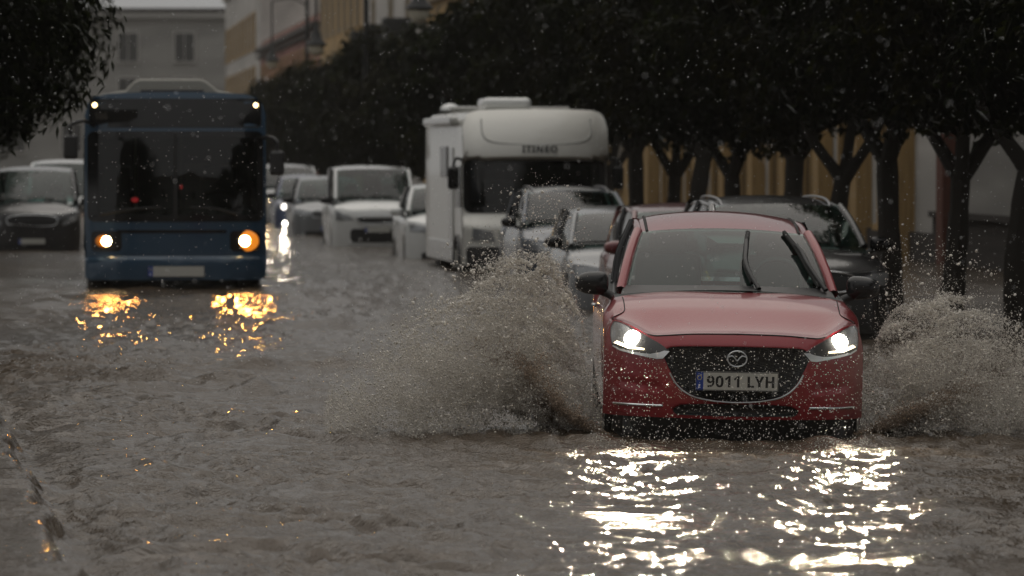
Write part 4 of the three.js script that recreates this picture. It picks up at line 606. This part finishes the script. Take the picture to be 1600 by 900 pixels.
// ---------------------------------------------------------------- street lamps
function streetLamp(px, py, d, reach, label) { // lantern hung from an arm above the road edge; py is the lantern's middle
  const c = at(px, py, d), g = thing('street_lamp', label, 'street lamp', V3(c.x + reach, -0.1, -d), 0, 'hanging lanterns along the right pavement'), y = c.y + 0.1, top = y + 2.3;
  mesh('pole', new THREE.LatheGeometry([[0.16, 0], [0.16, 0.5], [0.09, 0.7], [0.075, top - 0.1], [0.09, top], [0.0, top + 0.25]].map(([a, b]) => new THREE.Vector2(a, b)), 12), M.iron, g);
  mesh('arm', tube([V3(0, top - 0.2, 0), V3(-reach * 0.4, top + 0.1, 0), V3(-reach, top, 0)], 0.035, 16, 6), M.iron, g);
  mesh('rod', new THREE.CylinderGeometry(0.035, 0.035, top - y - 0.4, 8).translate(-reach, (top + y + 0.4) / 2, 0), M.iron, g);
  mesh('lantern_cap', new THREE.LatheGeometry([[0.0, 0.62], [0.06, 0.6], [0.08, 0.42], [0.13, 0.36], [0.16, 0.2], [0.3, 0.06], [0.31, 0.0], [0.0, 0.0]].map(([a, b]) => new THREE.Vector2(a, b)), 16).translate(-reach, y - 0.1, 0), M.iron, g);
  mesh('lantern_glass', new THREE.LatheGeometry([[0.24, 0.0], [0.22, -0.16], [0.12, -0.28], [0.0, -0.3]].map(([a, b]) => new THREE.Vector2(a, b)), 16).translate(-reach, y - 0.1, 0), std(0.5, 0.47, 0.38, 0.5), g);
}
streetLamp(425, 92, 185, 1.4, 'hanging street lantern in front of the pink house, leftmost of three');
streetLamp(494, 66, 135, 1.45, 'hanging street lantern near the right end of the pink house, middle of three');
streetLamp(655, 8, 104, 1.5, 'largest hanging street lantern at the top edge above the tree tops');

// ---------------------------------------------------------------- spray and rain
function droplets(name, label, n, size, mat, gen, tint) {
  const im = new THREE.InstancedMesh(new THREE.IcosahedronGeometry(1, 0), mat, n), m = new THREE.Matrix4(), q = new THREE.Quaternion(), e = new THREE.Euler(), c = new THREE.Color();
  const r = rng(name.length * 131 + n + label.length * 7); let k = 0;
  for (let tries = 0; k < n && tries < n * 40; tries++) { const p = gen(r); if (!p) continue; const s = size(r, p), st = 1 + r() * 0.9; e.set(r() * 6, r() * 6, r() * 6); q.setFromEuler(e); m.compose(p, q, V3(s, s * st, s)); im.setMatrixAt(k, m); const t = tint(r, p); im.setColorAt(k, c.setRGB(t[0], t[1], t[2])); k++; }
  im.count = k; im.name = numbered(name); im.castShadow = im.receiveShadow = true; scene.add(im); tag(im, label, 'spray', null, 'stuff'); return im;
}
const dropMat = phys(1, 1, 1, { roughness: 0.12, ior: 1.33, clearcoat: 0.6, clearcoatRoughness: 0.05 });
const mudTint = r => { const k = 0.75 + 0.5 * r(); return [0.64 * k, 0.6 * k, 0.54 * k]; };
function splash(side, n, reach, topProfile, label, seed) {
  const x0 = HERO.x + side * 0.83, top = curve(topProfile);
  const rs = rng(seed * 77), strands = [...Array(190)].map(() => { const U = reach * (0.25 + 0.95 * rs()), apex = top(Math.min(U * 0.6, reach)) * (0.25 + 0.85 * Math.pow(rs(), 1.6)); return { U, apex, z: HERO.d + 0.55 + 0.9 * rs(), dz: (rs() - 0.3) * 0.9, t0: 0.1 + 0.4 * rs(), t1: 0.5 + 0.5 * rs(), j: 0.008 + 0.045 * rs() }; });
  const gen = r => {
    if (r() < 0.02) { const s = strands[Math.floor(r() * strands.length)], t = lerp(0.35, 0.95, r()), g = () => (r() + r() - 1) * 0.16; return V3(x0 + side * (s.U * t * 0.8 + g()), 0.2 + s.apex * 1.25 * 4 * t * (1 - t) + Math.abs(g()), -(s.z + s.dz * t + g())); }
    if (r() < 0.36) { const s = strands[Math.floor(r() * strands.length)], t = lerp(s.t0, s.t1, r()), g = () => (r() + r() + r() - 1.5) * s.j * (0.4 + 1.6 * t); return V3(x0 + side * (s.U * t + g()), Math.max(0.005, s.apex * 4 * t * (1 - t * 0.97) + g()), -(s.z + s.dz * t + g())); }
    const u = Math.pow(r(), 0.95) * reach, zq = r(), h = top(u) * (0.82 + 0.3 * n2(u * 4.2, zq * 2 + seed) + 0.16 * n2(u * 11, seed)), v = Math.pow(r(), 1.15), y = h * v * (0.9 + 0.25 * r()) + 0.01, zz = HERO.d + 0.75 + (zq - 0.35) * (0.5 + u * 0.6), x = x0 + side * u;
    const str = n3(u * 3.2 - y * 1.4, y * 2.2 + u * 1.2, zz * 1.6 + seed), fine = n3(x * 11, y * 11, zz * 6 + seed), edge = sm(0.55, 1.05, y / h);
    if (str * 0.75 + fine * 0.6 < -0.15 + edge * 0.55 + sm(0.6, 1, u / reach) * 0.35) return null;
    return V3(x, y, -zz);
  };
  droplets('spray', label, n, (r, p) => { const b = r(); return (b < 0.96 ? 0.0009 + 0.0021 * Math.pow(r(), 2.2) : 0.003 + 0.005 * r()) * (1 + 0.5 * sm(0.4, 1, p.y)); }, dropMat, gen, mudTint);
}
splash(-1, 240000, 1.85, [[0, 0.72], [0.2, 0.8], [0.42, 1.02], [0.62, 1.08], [0.9, 1.02], [1.2, 0.88], [1.5, 0.62], [1.75, 0.4]], 'muddy spray flung up left of the red hatchback', 3);
splash(1, 160000, 1.9, [[0, 0.42], [0.2, 0.6], [0.45, 0.76], [0.75, 0.82], [1.0, 0.74], [1.3, 0.62], [1.9, 0.4]], 'muddy spray flung up right of the red hatchback', 9);
// the solid sheets at the foot of each splash
const sheetMat = phys(1, 1, 1, { roughness: 0.2, ior: 1.33 });
function sheet(side, prof, z1, z2, label, seed, h = 1) {
  const x0 = HERO.x + side * 0.8, cx = curve(prof.map((p, i) => [i / (prof.length - 1), p[0]])), cy = curve(prof.map((p, i) => [i / (prof.length - 1), p[1] * h]));
  droplets('splash_sheet', label, 42000, r => 0.0016 + 0.004 * Math.pow(r(), 2.5), sheetMat, r => {
    const u = r(), v = r(), w = 0.07 * v * n3(u * 4, v * 5, seed) + 0.03 * n3(u * 11, v * 13, seed) * (0.3 + v), q = n3(u * 7, v * 9, seed + 5) * 0.6 + n3(u * 20, v * 24, seed) * 0.45;
    if (q < -1.1 + 1.5 * v + 0.5 * Math.pow(Math.abs(u * 2 - 1), 4)) return null;
    const g = () => (r() + r() + r() - 1.5) * (0.012 + 0.05 * v);
    return V3(x0 + side * (cx(v) + w * 1.4 + 0.5 * v * u + 0.1 * u) + g(), Math.max(0.003, cy(v) * (1 - 0.4 * u) * (0.85 + 0.3 * n2(u * 3, seed) + 0.12 * n2(u * 9, seed)) + w - 0.02 + g()), -lerp(z1, z2, u) - 0.25 * v * u + w + g());
  }, r => { const k = 0.7 + 0.6 * r(); return [0.3 * k, 0.235 * k, 0.18 * k]; });
}
sheet(-1, [[0.0, 0.06], [0.13, 0.17], [0.25, 0.34], [0.35, 0.56], [0.44, 0.78], [0.54, 0.98]], HERO.d + 0.35, HERO.d + 1.4, 'curling brown sheet of water at the left front wheel of the red hatchback', 2, 0.85);
sheet(1, [[0.0, 0.05], [0.14, 0.14], [0.3, 0.28], [0.46, 0.42], [0.6, 0.55]], HERO.d + 0.5, HERO.d + 1.2, 'brown sheet of water at the right front wheel of the red hatchback', 5, 0.85);
// fine drops hanging in front of the red car, and the rain
droplets('spray_mist', 'bright fine drops hanging in front of the bumper of the red hatchback', 2600, r => 0.0016 + 0.0028 * Math.pow(r(), 3), dropMat, r => V3(HERO.x + (r() - 0.5) * 1.9, 0.02 + 0.62 * Math.pow(r(), 1.2), -HERO.d + 0.1 + 1.1 * r()), () => [0.8, 0.78, 0.74]);
droplets('rain', 'falling rain drops', 16000, r => 0.0013 + 0.0018 * r(), dropMat, r => { const d = 14 + 36 * r(); return V3((r() - 0.5) * (6 + d * 0.25), 5 * r(), -d); }, () => [0.8, 0.8, 0.8]);

renderer.render(scene, camera);
